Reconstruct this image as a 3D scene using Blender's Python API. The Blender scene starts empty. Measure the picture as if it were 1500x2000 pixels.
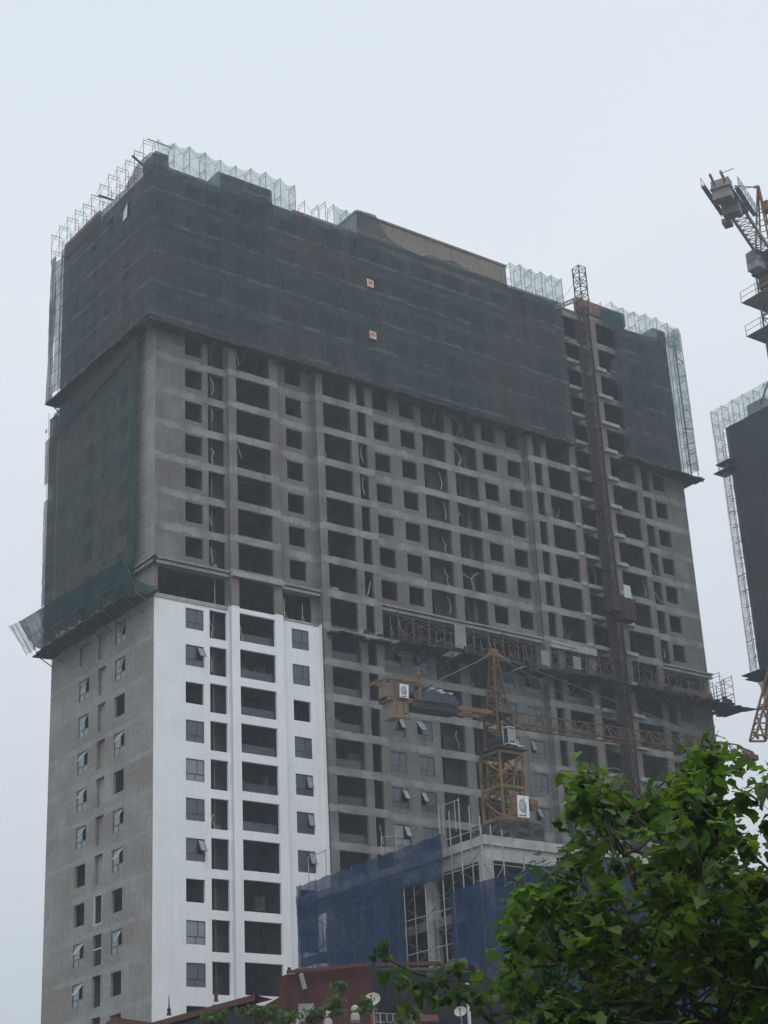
import bpy, bmesh, math, random
from mathutils import Vector, Matrix, Euler
R = math.radians
rnd = random.Random(7)
scene = bpy.context.scene
COL = scene.collection

# ------------------------------------------------------------------ camera
CAM = Vector((-67.443, -121.107, 1.6))
YAW, PITCH, ROLL, FPX = 0.650977, 0.411033, -0.0517213, 3404.36
fwd = Vector((math.sin(YAW)*math.cos(PITCH), math.cos(YAW)*math.cos(PITCH), math.sin(PITCH)))
rt = Vector((math.cos(YAW), -math.sin(YAW), 0)); up = rt.cross(fwd)
c_, s_ = math.cos(ROLL), math.sin(ROLL)
RT = c_*rt + s_*up; UP = -s_*rt + c_*up
cd = bpy.data.cameras.new('camera'); cam = bpy.data.objects.new('camera', cd); COL.objects.link(cam)
m = Matrix((RT, UP, -fwd)).transposed().to_4x4(); m.translation = CAM
cam.matrix_world = m
cd.sensor_fit = 'VERTICAL'; cd.sensor_height = 36; cd.lens = FPX/2000*36
cd.clip_end = 3000; cd.clip_start = 0.1
scene.camera = cam

def P(x, y, ax, v):
    """real point on the wall plane axis ax = v that a sight line of the survey photograph meets"""
    d = RT*((x-750)/FPX) - UP*((y-1000)/FPX) + fwd
    return CAM + d*((v-CAM[ax])/d[ax])

# ------------------------------------------------------------------ world and sun
w = bpy.data.worlds.new("World"); scene.world = w; w.use_nodes = True
nt = w.node_tree; nt.nodes.clear()
N = nt.nodes.new; L = nt.links.new
SUN_EL, SUN_AZ = R(58), R(215)      # azimuth measured clockwise from +Y
sky = N('ShaderNodeTexSky'); sky.sky_type = 'NISHITA'; sky.sun_disc = False
sky.sun_elevation = SUN_EL; sky.sun_rotation = SUN_AZ; sky.air_density = 2; sky.dust_density = 5
bg1 = N('ShaderNodeBackground'); bg1.inputs[1].default_value = 0.1
L(sky.outputs[0], bg1.inputs[0])
tc = N('ShaderNodeTexCoord'); sp = N('ShaderNodeSeparateXYZ'); L(tc.outputs['Generated'], sp.inputs[0])
noi = N('ShaderNodeTexNoise'); noi.inputs['Scale'].default_value = 1.6; noi.inputs['Detail'].default_value = 4
L(tc.outputs['Generated'], noi.inputs[0])
ma = N('ShaderNodeMath'); ma.operation = 'MULTIPLY_ADD'; ma.inputs[1].default_value = 0.26; ma.inputs[2].default_value = -0.13
L(noi.outputs[0], ma.inputs[0])
ad = N('ShaderNodeMath'); ad.operation = 'ADD'; L(sp.outputs[2], ad.inputs[0]); L(ma.outputs[0], ad.inputs[1])
cr = N('ShaderNodeValToRGB'); L(ad.outputs[0], cr.inputs[0])
el = cr.color_ramp.elements
el[0].position = 0.0; el[0].color = (0.60, 0.67, 0.74, 1)
el[1].position = 1.0; el[1].color = (1.6, 1.66, 1.74, 1)
for p_, c in ((0.16, (0.69, 0.75, 0.82, 1)), (0.36, (0.80, 0.86, 0.935, 1)), (0.52, (0.86, 0.925, 0.985, 1)), (0.68, (0.80, 0.875, 0.955, 1))):
    e = el.new(p_); e.color = c
bg2 = N('ShaderNodeBackground'); bg2.inputs[1].default_value = 1.0; L(cr.outputs[0], bg2.inputs[0])
mx = N('ShaderNodeMixShader'); mx.inputs[0].default_value = 0.93
L(bg1.outputs[0], mx.inputs[1]); L(bg2.outputs[0], mx.inputs[2])
wo = N('ShaderNodeOutputWorld'); L(mx.outputs[0], wo.inputs[0])
sd = bpy.data.lights.new('sun', 'SUN'); sd.energy = 0.95; sd.angle = R(25); sd.color = (1, 0.97, 0.93)
so = bpy.data.objects.new('sun', sd); COL.objects.link(so)
sdir = Vector((math.sin(SUN_AZ)*math.cos(SUN_EL), math.cos(SUN_AZ)*math.cos(SUN_EL), math.sin(SUN_EL)))
so.rotation_euler = sdir.to_track_quat('Z', 'Y').to_euler()
scene.view_settings.view_transform = 'Standard'; scene.view_settings.look = 'None'
scene.view_settings.exposure = 0; scene.view_settings.gamma = 1
scene.cycles.volume_bounces = 0; scene.cycles.max_bounces = 8; scene.cycles.transparent_max_bounces = 24
scene.cycles.volume_step_rate = 5

# ------------------------------------------------------------------ materials
def mat(name, cols, scale=0.6, rough=0.85, bands=None, streak=0, bump=0, metal=0, spec=0.3, alpha=None, trans=0, fine=0.25, contrast=(0.35, 0.65)):
    mt = bpy.data.materials.new(name); mt.use_nodes = True
    t = mt.node_tree; b = t.nodes['Principled BSDF']; n = t.nodes.new; l = t.links.new
    b.inputs['Roughness'].default_value = rough; b.inputs['Metallic'].default_value = metal
    b.inputs['Specular IOR Level'].default_value = spec
    g = n('ShaderNodeNewGeometry')
    def noise(sc, stretch=None, det=5):
        q = n('ShaderNodeTexNoise'); q.inputs['Scale'].default_value = sc; q.inputs['Detail'].default_value = det
        if stretch:
            mp = n('ShaderNodeMapping'); mp.inputs['Scale'].default_value = stretch; l(g.outputs['Position'], mp.inputs[0]); l(mp.outputs[0], q.inputs[0])
        else: l(g.outputs['Position'], q.inputs[0])
        return q.outputs[0]
    def ramp(src, a, c2):
        r = n('ShaderNodeMapRange'); r.inputs[1].default_value = a; r.inputs[2].default_value = c2; l(src, r.inputs[0]); return r.outputs[0]
    def mix(f, a, c2, mode='MIX'):
        x = n('ShaderNodeMix'); x.data_type = 'RGBA'; x.blend_type = mode
        for i, v in ((0, f), (6, a), (7, c2)):
            if hasattr(v, 'is_linked') or hasattr(v, 'links'): l(v, x.inputs[i])
            elif isinstance(v, (int, float)): x.inputs[i].default_value = v
            else: x.inputs[i].default_value = (*v, 1)
        return x.outputs[2]
    col = mix(ramp(noise(scale), *contrast), cols[0], cols[1 % len(cols)])
    if len(cols) > 2: col = mix(ramp(noise(scale*0.37, (1.3, .8, 1.9)), 0.45, 0.62), col, cols[2])
    if fine: 
        f = ramp(noise(scale*9, None, 3), 0.2, 0.8)
        mm = n('ShaderNodeMath'); mm.operation = 'MULTIPLY_ADD'; mm.inputs[1].default_value = fine*2; mm.inputs[2].default_value = 1-fine; l(f, mm.inputs[0])
        cc = n('ShaderNodeCombineColor'); [l(mm.outputs[0], cc.inputs[i]) for i in range(3)]
        col = mix(1.0, col, cc.outputs[0], 'MULTIPLY')
    if bands:       # lighter poured slab-edge band once per storey: (zero height, period, from, to, colour)
        s = n('ShaderNodeSeparateXYZ'); l(g.outputs['Position'], s.inputs[0])
        a1 = n('ShaderNodeMath'); a1.operation = 'SUBTRACT'; l(s.outputs[2], a1.inputs[0]); a1.inputs[1].default_value = bands[0]
        wob = n('ShaderNodeMath'); wob.operation = 'MULTIPLY_ADD'; l(noise(1.3), wob.inputs[0]); wob.inputs[1].default_value = 0.7; l(a1.outputs[0], wob.inputs[2])
        a2 = n('ShaderNodeMath'); a2.operation = 'WRAP'; l(wob.outputs[0], a2.inputs[0]); a2.inputs[1].default_value = bands[1]; a2.inputs[2].default_value = 0
        h1 = ramp(a2.outputs[0], bands[2], bands[2]+.12); h2 = ramp(a2.outputs[0], bands[3]+.12, bands[3])
        k = n('ShaderNodeMath'); k.operation = 'MULTIPLY'; l(h1, k.inputs[0]); l(h2, k.inputs[1])
        k2 = n('ShaderNodeMath'); k2.operation = 'MULTIPLY'; l(k.outputs[0], k2.inputs[0]); l(ramp(noise(.5), .3, .6), k2.inputs[1])
        col = mix(k2.outputs[0], col, bands[4])
    if streak:
        st = ramp(noise(1.4, (2.2, 2.2, .14)), .52, .75)
        k = n('ShaderNodeMath'); k.operation = 'MULTIPLY'; l(st, k.inputs[0]); k.inputs[1].default_value = streak
        col = mix(k.outputs[0], col, tuple(v*.45 for v in cols[0]))
    l(col, b.inputs['Base Color'])
    if bump:
        bp = n('ShaderNodeBump'); bp.inputs['Strength'].default_value = bump; l(noise(scale*6), bp.inputs['Height']); l(bp.outputs[0], b.inputs['Normal'])
    if alpha is not None:
        tr = n('ShaderNodeBsdfTransparent'); ms = n('ShaderNodeMixShader')
        a, v = alpha
        q = ramp(noise(.55, (1, 1, .6)), .25, .75)
        k = n('ShaderNodeMath'); k.operation = 'MULTIPLY_ADD'; l(q, k.inputs[0]); k.inputs[1].default_value = v*2; k.inputs[2].default_value = a-v
        fr = ramp(noise(9, (1, 1, .35), 2), .2, .8)
        k3 = n('ShaderNodeMath'); k3.operation = 'MULTIPLY_ADD'; l(fr, k3.inputs[0]); k3.inputs[1].default_value = .16; l(k.outputs[0], k3.inputs[2]); k3.use_clamp = True
        l(k3.outputs[0], ms.inputs[0]); l(tr.outputs[0], ms.inputs[1])
        if trans:
            tl = n('ShaderNodeBsdfTranslucent'); l(col, tl.inputs[0]); m2 = n('ShaderNodeMixShader'); m2.inputs[0].default_value = trans
            l(b.outputs[0], m2.inputs[1]); l(tl.outputs[0], m2.inputs[2]); l(m2.outputs[0], ms.inputs[2])
        else: l(b.outputs[0], ms.inputs[2])
        l(ms.outputs[0], t.nodes['Material Output'].inputs[0])
    elif trans:
        tl = n('ShaderNodeBsdfTranslucent'); l(col, tl.inputs[0]); m2 = n('ShaderNodeMixShader'); m2.inputs[0].default_value = trans
        l(b.outputs[0], m2.inputs[1]); l(tl.outputs[0], m2.inputs[2]); l(m2.outputs[0], t.nodes['Material Output'].inputs[0])
    return mt

T1 = 60.92; H = 3.3
def T(r): return T1 + (r-1)*H
M = {}
M['concrete'] = mat('bare_concrete', [(.125, .128, .123), (.205, .205, .197), (.150, .132, .122)], .42, bands=(T1+.2, H, .35, 1.0, (.285, .285, .273)), streak=.35, bump=.15)
M['plaster'] = mat('grey_render', [(.23, .225, .212), (.315, .31, .295), (.235, .212, .197)], .3, bands=(T1-.1, H, .5, .95, (.31, .308, .295)), streak=.3, bump=.1)
M['inner'] = mat('shaded_inner_concrete', [(.055, .057, .057), (.11, .11, .105)], .6)  # darker than real inner concrete: shade of the rooms put into the colour
M['white'] = mat('white_paint', [(.85, .87, .89), (.79, .81, .83)], .35, rough=.7, fine=.05, streak=.17)
M['slab'] = mat('pale_slab_edge', [(.30, .30, .285), (.40, .395, .38)], 1.2, streak=.5)
M['pale'] = mat('pale_beam_render', [(.36, .36, .35), (.47, .47, .455), (.30, .30, .29)], .8, streak=.4, bump=.2)
M['brick'] = mat('brown_brick', [(.17, .135, .12), (.215, .175, .155), (.20, .185, .17)], .9)
M['redbrick'] = mat('red_brick', [(.17, .08, .07), (.21, .10, .085)], .8, streak=.3)
M['brownwall'] = mat('brown_render', [(.19, .165, .15), (.235, .205, .185)], .35, streak=.6)
M['net'] = mat('dark_green_net', [(.034, .054, .056), (.044, .070, .072), (.060, .070, .070)], .22, rough=.95, fine=.3, streak=.35, bands=(T1+.35, H, .40, .72, (.115, .145, .14)), alpha=(.68, .14), spec=.1, trans=.12)
M['net3'] = mat('charcoal_net', [(.026, .036, .037), (.036, .050, .050), (.045, .052, .052)], .22, rough=.95, fine=.3, streak=.3, alpha=(.88, .08), spec=.1)
M['net2'] = mat('old_green_net', [(.055, .075, .068), (.035, .062, .058), (.075, .075, .068)], .3, rough=.95, fine=.2, alpha=(.62, .14), spec=.1, trans=.1)
M['thin'] = mat('thin_green_net', [(.20, .36, .35), (.15, .28, .27)], .5, rough=.95, fine=.2, alpha=(.32, .16), spec=.1, trans=.5)
M['greennet'] = mat('bright_green_net', [(.022, .062, .055), (.03, .085, .072)], .6, rough=.95, streak=.5, alpha=(.76, .14), spec=.1, trans=.1)
M['blue'] = mat('blue_net', [(.010, .031, .088), (.018, .05, .12)], .8, rough=.95, fine=.3, streak=.3, alpha=(.72, .18), spec=.1, trans=.15)
M['board'] = mat('dark_boards', [(.03, .028, .026), (.06, .056, .05)], 2)
M['steel'] = mat('galvanised_pipe', [(.36, .37, .38), (.27, .27, .28)], 2, rough=.5, metal=.3)
M['rust'] = mat('rusty_pipe', [(.11, .072, .058), (.165, .125, .11)], 3, rough=.7)
M['pinkpipe'] = mat('primed_pipe', [(.40, .32, .31), (.33, .33, .34)], 3, rough=.6)
M['crane'] = mat('orange_crane_paint', [(.27, .145, .04), (.17, .095, .035), (.11, .085, .06)], 1.5, rough=.7, streak=.4)
M['jib'] = mat('weathered_crane_paint', [(.13, .07, .035), (.075, .05, .035)], 1.5, rough=.7)
M['greysteel'] = mat('grey_crane_paint', [(.30, .31, .32), (.21, .215, .22)], 1.5, rough=.6, streak=.3)
M['hoist'] = mat('oxide_red_paint', [(.055, .026, .025), (.038, .026, .026)], 1.2, rough=.75)
M['cw'] = mat('counterweight_concrete', [(.33, .27, .25), (.27, .24, .22)], 1.0)
M['cwg'] = mat('counterweight_grey', [(.27, .27, .26), (.22, .22, .215)], 1.0)
M['black'] = mat('black_frame', [(.02, .022, .025), (.03, .03, .032)], 2, rough=.5)
M['frame'] = mat('charcoal_frame', [(.035, .04, .045), (.05, .055, .06)], 2, rough=.4)
M['tan'] = mat('tan_ballast', [(.25, .20, .15), (.19, .16, .125)], 1, streak=.6)
M['tarp'] = mat('blue_tarpaulin', [(.025, .032, .055), (.04, .05, .075)], 1.5, rough=.6)
M['sheet'] = mat('white_plastic', [(.6, .62, .62), (.5, .52, .52)], 2, rough=.5)
M['banner'] = mat('white_banner', [(.72, .72, .72), (.66, .66, .66)], 2, rough=.6, fine=.05)
M['pinksheet'] = mat('pink_printed_sheet', [(.72, .42, .38), (.66, .50, .47)], 2, rough=.6, fine=.05)
M['emblem'] = mat('grey_green_ink', [(.22, .29, .29), (.26, .33, .33)], 2, fine=.05)
M['emblem2'] = mat('slate_ink', [(.16, .17, .20), (.14, .15, .17)], 2, fine=.05)
M['redink'] = mat('red_ink', [(.5, .08, .06), (.45, .10, .08)], 2, fine=.05)
M['cable'] = mat('pale_conduit', [(.48, .49, .48), (.33, .33, .33)], 2)
M['rooftile'] = mat('red_roof_tile', [(.085, .032, .028), (.11, .042, .034)], 2, rough=.6)
M['housered'] = mat('maroon_render', [(.066, .022, .022), (.082, .028, .027)], .8, streak=.3)
M['slate'] = mat('dark_metal_roof', [(.011, .012, .014), (.02, .021, .024)], 1, rough=.6)
M['cream'] = mat('cream_plaster', [(.33, .31, .27), (.40, .38, .34)], 2)
M['bark'] = mat('dark_bark', [(.035, .028, .022), (.06, .05, .04)], 12, bump=.3)
M['asphalt'] = mat('asphalt', [(.05, .05, .05), (.07, .07, .068)], .3)
def glassmat(name, base, rough=.08, a=1.0):
    g = bpy.data.materials.new(name); g.use_nodes = True; b = g.node_tree.nodes['Principled BSDF']
    n = g.node_tree.nodes.new; l = g.node_tree.links.new
    q = n('ShaderNodeTexNoise'); q.inputs['Scale'].default_value = .8; ge = n('ShaderNodeNewGeometry'); l(ge.outputs['Position'], q.inputs[0])
    x = n('ShaderNodeMix'); x.data_type = 'RGBA'; l(q.outputs[0], x.inputs[0]); x.inputs[6].default_value = (*base, 1); x.inputs[7].default_value = (*[v*1.6 for v in base], 1)
    l(x.outputs[2], b.inputs['Base Color']); b.inputs['Roughness'].default_value = rough; b.inputs['Specular IOR Level'].default_value = .6
    if a < 1:
        tr = n('ShaderNodeBsdfTransparent'); ms = n('ShaderNodeMixShader'); ms.inputs[0].default_value = a
        l(tr.outputs[0], ms.inputs[1]); l(b.outputs[0], ms.inputs[2]); l(ms.outputs[0], g.node_tree.nodes['Material Output'].inputs[0])
    return g
M['glass'] = glassmat('dusty_window_glass', (.05, .065, .075), .1)
M['glass2'] = glassmat('pale_window_glass', (.16, .19, .20), .25)
M['rail'] = glassmat('green_balustrade_glass', (.045, .062, .062), .15, .6)
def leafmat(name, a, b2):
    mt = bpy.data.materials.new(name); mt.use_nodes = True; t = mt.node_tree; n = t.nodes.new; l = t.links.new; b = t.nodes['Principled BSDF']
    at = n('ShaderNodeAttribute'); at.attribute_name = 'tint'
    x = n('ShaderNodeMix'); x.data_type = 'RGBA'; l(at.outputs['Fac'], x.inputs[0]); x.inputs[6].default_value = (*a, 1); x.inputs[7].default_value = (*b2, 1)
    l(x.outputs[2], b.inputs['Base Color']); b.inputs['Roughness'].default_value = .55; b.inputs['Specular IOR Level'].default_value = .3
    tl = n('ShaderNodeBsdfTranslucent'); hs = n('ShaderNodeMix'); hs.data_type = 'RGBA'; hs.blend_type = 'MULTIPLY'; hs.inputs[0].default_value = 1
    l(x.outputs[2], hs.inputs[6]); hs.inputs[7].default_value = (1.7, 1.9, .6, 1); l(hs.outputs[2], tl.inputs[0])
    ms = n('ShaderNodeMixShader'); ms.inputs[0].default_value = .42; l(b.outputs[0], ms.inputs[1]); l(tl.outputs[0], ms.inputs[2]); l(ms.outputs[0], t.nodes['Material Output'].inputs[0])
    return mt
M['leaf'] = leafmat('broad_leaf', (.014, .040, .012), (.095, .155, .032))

# ------------------------------------------------------------------ helpers
class MB:
    def __init__(s): s.v = []; s.f = []; s.mi = []
    def quad(s, a, b, c, d, mi=0):
        k = len(s.v); s.v += [tuple(a), tuple(b), tuple(c), tuple(d)]; s.f.append((k, k+1, k+2, k+3)); s.mi.append(mi)
    def box(s, x0, x1, y0, y1, z0, z1, mi=0):
        k = len(s.v); s.v += [(x, y, z) for z in (z0, z1) for y in (y0, y1) for x in (x0, x1)]
        for f in ((0, 2, 3, 1), (4, 5, 7, 6), (0, 1, 5, 4), (2, 6, 7, 3), (0, 4, 6, 2), (1, 3, 7, 5)): s.f.append(tuple(k+i for i in f)); s.mi.append(mi)
    def obox(s, o, u, v, w_, mi=0):
        """box from corner o along three edge vectors"""
        k = len(s.v); o = Vector(o); s.v += [tuple(o+u*a+v*b+w_*c) for c in (0, 1) for b in (0, 1) for a in (0, 1)]
        for f in ((0, 2, 3, 1), (4, 5, 7, 6), (0, 1, 5, 4), (2, 6, 7, 3), (0, 4, 6, 2), (1, 3, 7, 5)): s.f.append(tuple(k+i for i in f)); s.mi.append(mi)
    def bar(s, p, q, r=.03, n=4, mi=0, r2=None, cap=True):
        p = Vector(p); q = Vector(q); d = q-p
        if d.length < 1e-6: return
        d.normalize(); a = d.cross(Vector((0, 0, 1)) if abs(d.z) < .95 else Vector((1, 0, 0))).normalized(); b = d.cross(a)
        r2 = r if r2 is None else r2; k = len(s.v)
        for i in range(n):
            t = 2*math.pi*(i+.5)/n; s.v.append(tuple(p+(a*math.cos(t)+b*math.sin(t))*r))
        for i in range(n):
            t = 2*math.pi*(i+.5)/n; s.v.append(tuple(q+(a*math.cos(t)+b*math.sin(t))*r2))
        for i in range(n): s.f.append((k+i, k+(i+1) % n, k+n+(i+1) % n, k+n+i)); s.mi.append(mi)
        if cap: s.f.append(tuple(k+i for i in range(n))); s.f.append(tuple(k+n+i for i in range(n))); s.mi += [mi, mi]
    def path(s, pts, r, n=5, mi=0, r2=None):
        for i in range(len(pts)-1):
            t0 = i/(len(pts)-1); t1 = (i+1)/(len(pts)-1); e = r if r2 is None else r2
            s.bar(pts[i], pts[i+1], r+(e-r)*t0, n, mi, r+(e-r)*t1)
    def build(s, name, mats, parent=None, smooth=False):
        me = bpy.data.meshes.new(name); me.from_pydata(s.v, [], s.f)
        for mm in (mats if isinstance(mats, (list, tuple)) else [mats]): me.materials.append(mm)
        if any(s.mi): me.polygons.foreach_set('material_index', s.mi)
        me.update()
        if smooth: me.polygons.foreach_set('use_smooth', [True]*len(me.polygons))
        o = bpy.data.objects.new(name, me); COL.objects.link(o)
        if parent:
            o.parent = parent; o.matrix_parent_inverse = Matrix.Translation(-world_loc(parent))
        return o
def world_loc(o):
    return o.location.copy() if o.type == 'EMPTY' else Vector((0, 0, 0))
def thing(name, label, cat, loc=(0, 0, 0), group=None):
    o = bpy.data.objects.new(name, None); COL.objects.link(o); o.location = loc; o.empty_display_size = .5
    return tag(o, label, cat, group)
def tag(o, label, cat, group=None, kind=None):
    o['label'] = label; o['category'] = cat
    if group: o['group'] = group
    if kind: o['kind'] = kind
    return o
def struct(o, kind='structure', label=None):
    o['kind'] = kind
    if label: o['label'] = label
    return o

def facade(mb, mapf, u0, u1, z0, z1, holes, th=.25, mi=0):
    us = sorted({u0, u1, *[h for o in holes for h in o[:2] if u0 < h < u1]}); zs = sorted({z0, z1, *[h for o in holes for h in o[2:4] if z0 < h < z1]})
    inh = lambda u, z: any(o[0] < u < o[1] and o[2] < z < o[3] for o in holes)
    for i in range(len(us)-1):
        j = 0
        while j < len(zs)-1:
            if inh((us[i]+us[i+1])/2, (zs[j]+zs[j+1])/2): j += 1; continue
            k = j
            while k < len(zs)-1 and not inh((us[i]+us[i+1])/2, (zs[k]+zs[k+1])/2): k += 1
            a, b, c, d = us[i], us[i+1], zs[j], zs[k]
            mb.quad(mapf(a, c, 0), mapf(b, c, 0), mapf(b, d, 0), mapf(a, d, 0), mi)
            mb.quad(mapf(a, c, th), mapf(b, c, th), mapf(b, d, th), mapf(a, d, th), mi)
            j = k
    for o in holes:
        a, b, c, d = max(o[0], u0), min(o[1], u1), max(o[2], z0), min(o[3], z1)
        if a >= b or c >= d: continue
        for (p, q, r, s2) in ((a, c, b, c), (a, d, b, d), (a, c, a, d), (b, c, b, d)):
            mb.quad(mapf(p, q, 0), mapf(r, s2, 0), mapf(r, s2, th), mapf(p, q, th), mi)

def lattice(mb, p, q, wd, ht, n, rc=.06, rb=.035, mi=0, upv=Vector((0, 0, 1)), taper=1.0, tri=False):
    """lattice beam from p to q, wd wide and ht deep"""
    p = Vector(p); q = Vector(q); d = (q-p).normalized(); side = d.cross(upv)
    if side.length < .01: side = d.cross(Vector((1, 0, 0)))
    side.normalize(); u2 = side.cross(d).normalized()
    def ring(t):
        k = 1+(taper-1)*t; c = p.lerp(q, t); a = side*wd/2*k; b = u2*ht/2*k
        return [c-a-b, c+a-b, c+b] if tri else [c-a-b, c+a-b, c+a+b, c-a+b]
    rs = [ring(i/n) for i in range(n+1)]; m_ = len(rs[0])
    for j in range(m_): mb.bar(rs[0][j], rs[n][j], rc, 4, mi)
    for i in range(n+1):
        for j in range(m_): mb.bar(rs[i][j], rs[i][(j+1) % m_], rb, 3, mi, cap=False)
    for i in range(n):
        for j in range(m_):
            a, b = (j, (j+1) % m_) if (i+j) % 2 else ((j+1) % m_, j)
            mb.bar(rs[i][a], rs[i+1][b], rb, 3, mi, cap=False)

def netsheet(mb, p00, p10, p11, p01, nu, nv, amp=.12, seed=0, ragged=0, keep=None, sag=0, nrm=None):
    """net stretched between four corners, with folds between its tie points"""
    rr = random.Random(seed); p00, p10, p11, p01 = map(Vector, (p00, p10, p11, p01))
    n = nrm or (p10-p00).cross(p01-p00).normalized(); k = len(mb.v); ph = [rr.uniform(0, 6.28) for _ in range(6)]
    for j in range(nv+1):
        v = j/nv
        for i in range(nu+1):
            u = i/nu; pt = p00.lerp(p10, u).lerp(p01.lerp(p11, u), v)
            L_ = (p10-p00).length; off = amp*(math.sin(u*L_*1.7+ph[0])*math.sin(v*9+ph[1])*.5+math.sin(u*L_*3.9+ph[2]+v*3)*.25+rr.uniform(-.3, .3))
            pt = pt+n*off
            if ragged and j == 0: pt += (p01-p00).normalized()*rr.uniform(-ragged, ragged)
            if sag and j == nv: pt -= Vector((0, 0, 1))*sag*(math.sin(u*math.pi*round(L_/1.75)) ** 2)
            mb.v.append(tuple(pt))
    for j in range(nv):
        for i in range(nu):
            if keep and not keep((i+.5)/nu, (j+.5)/nv): continue
            a = k+j*(nu+1)+i; mb.f.append((a, a+1, a+nu+2, a+nu+1)); mb.mi.append(0)
# ================================================================== GROUND
g_ = MB(); g_.quad((-520, -520, 0), (620, -520, 0), (620, 620, 0), (-520, 620, 0)); struct(g_.build('ground', M['asphalt']))

# ================================================================== MAIN TOWER
W, D, TOP = 66.96, 19.2, 98.2
tower = thing('unfinished_tower', 'tall bare concrete apartment tower with white painted lower left strip and netted top floors', 'building', (W/2, D/2, 0))
RMIN, RMAX = -16, 12
front = lambda u, z, d: (u, d, z)
bay = lambda u, z, d: (u, -.6+d, z)
left = lambda u, z, d: (d, u, z)
zt = 54.75
win = [(3.05, 4.83), (13.85, 15.66), (24.08, 25.92), (27.32, 29.12), (37.76, 39.6), (41.0, 42.82), (62.14, 63.93)]
bal = [(5.42, 7.13), (30.02, 32.98), (34.0, 36.94), (59.83, 61.54)]
wide = [(8.08, 11.73), (17.74, 20.93), (46.03, 49.22), (55.23, 58.88)]
narrow = [(21.72, 22.76), (44.2, 45.24)]
holes = []; bholes = []
for r in range(RMIN, RMAX+1):
    t = T(r)
    if r == 0:      # the open transfer storey
        holes += [(.36, 7.1, 55.15, 57.6), (12.72, 16.1, 55.15, 57.6), (23.7, 42.8, 55.15, 57.6), (50.2, 54.3, 54.95, 57.8), (60.0, 66.3, 55.15, 57.6)]
        bholes += [(8.08, 11.73, 54.95, 57.75), (17.74, 20.8, 54.9, 57.75), (21.7, 22.7, 54.9, 57.75), (46.03, 49.22, 55.2, 57.8), (44.2, 45.24, 55.2, 57.8), (55.23, 58.88, 55.2, 57.8)]
        continue
    holes += [(a, b, t-1.86, t) for a, b in win] + [(a, b, t-2.35, t+.2) for a, b in bal]
    holes.append((50.2, 54.3, t-2.38, t+.2))
    bholes += [(a, b, t-2.35, t+.2) for a, b in wide] + [(a, b, t-2.35, t+.2) for a, b in narrow]
con = MB(); wh = MB()
def sect(mapf, u0, u1, hs, white=False, zb=zt):
    hs = [h for h in hs if h[0] >= u0-.01 and h[1] <= u1+.01]
    if white:
        facade(wh, mapf, u0, u1, 0, zb, hs); facade(con, mapf, u0, u1, zb, TOP, hs)
    else: facade(con, mapf, u0, u1, 0, TOP, hs)
sect(front, 0, 7.25, holes, True); sect(bay, 7.25, 12.6, bholes, True, 55.1); sect(front, 12.6, 16.2, holes, True, 54.95)
# shallow recess beside the second bay, painted below
rec = lambda u, z, d: (u, .19+d*.2, z)
sect(rec, 16.2, 16.88, [], True, 54.95)
for mb_, a, b in ((wh, 0, 54.95), (con, 54.95, TOP)): mb_.box(16.12, 16.2, .05, .25, a, b)
sect(bay, 16.88, 23.56, bholes); sect(front, 23.56, 42.9, holes); sect(rec, 42.9, 43.4, []); sect(bay, 43.4, 50.08, bholes)
con.box(42.84, 42.9, .05, .25, 0, TOP)
sect(front, 50.08, 54.36, holes); sect(bay, 54.36, 59.71, bholes); sect(front, 59.71, W, holes)
for x0, x1, sx in ((7.25, 12.6, 1), (16.88, 23.56, 1), (43.4, 50.08, 1), (54.36, 59.71, 1)):
    for xx, dd in ((x0, .25), (x1-.25, .25)):
        for a, b in ((0, 55.1), (55.1, TOP)):
            wmb = wh if (b < 60 and (xx < 13 or xx == x0 == 16.88)) else con
            wmb.box(xx, xx+dd, -.346, .24, a, b)
# piers beside the transfer storey are brick
pb = MB()
for x0, x1 in ((7.28, 8.07), (11.74, 12.57), (50.1, 50.19), (49.3, 50.05)):
    pb.box(x0, x1, -.62, -.605, 55.15 if x0 < 13 else 0.5, 57.75 if x0 < 13 else TOP-1)
pb.box(54.4, 55.15, -.62, -.605, 20, TOP-.5)
pb.build('brick_pier', M['brick'], tower)
wh.build('painted_wall', M['white'], tower)
con.build('wall', M['concrete'], tower)
# left side wall
lm = MB(); lh = []
lw = [(4.97, 6.8), (11.6, 13.5)]; ln = (8.47, 9.95)
for r in range(RMIN, RMAX+1):
    t = T(r)
    lh += [(a, b, t-1.86, t) for a, b in lw] + [(*ln, t-2.3, t+.2)]
facade(lm, left, 0, D, 0, TOP, lh); 
lm.build('side_wall', M['plaster'], tower)
bk = MB(); bk.box(.3, W, D-.25, D, 0, TOP); bk.box(W-.25, W, .26, D-.26, 0, TOP); bk.build('rear_wall', M['plaster'], tower)
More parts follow.
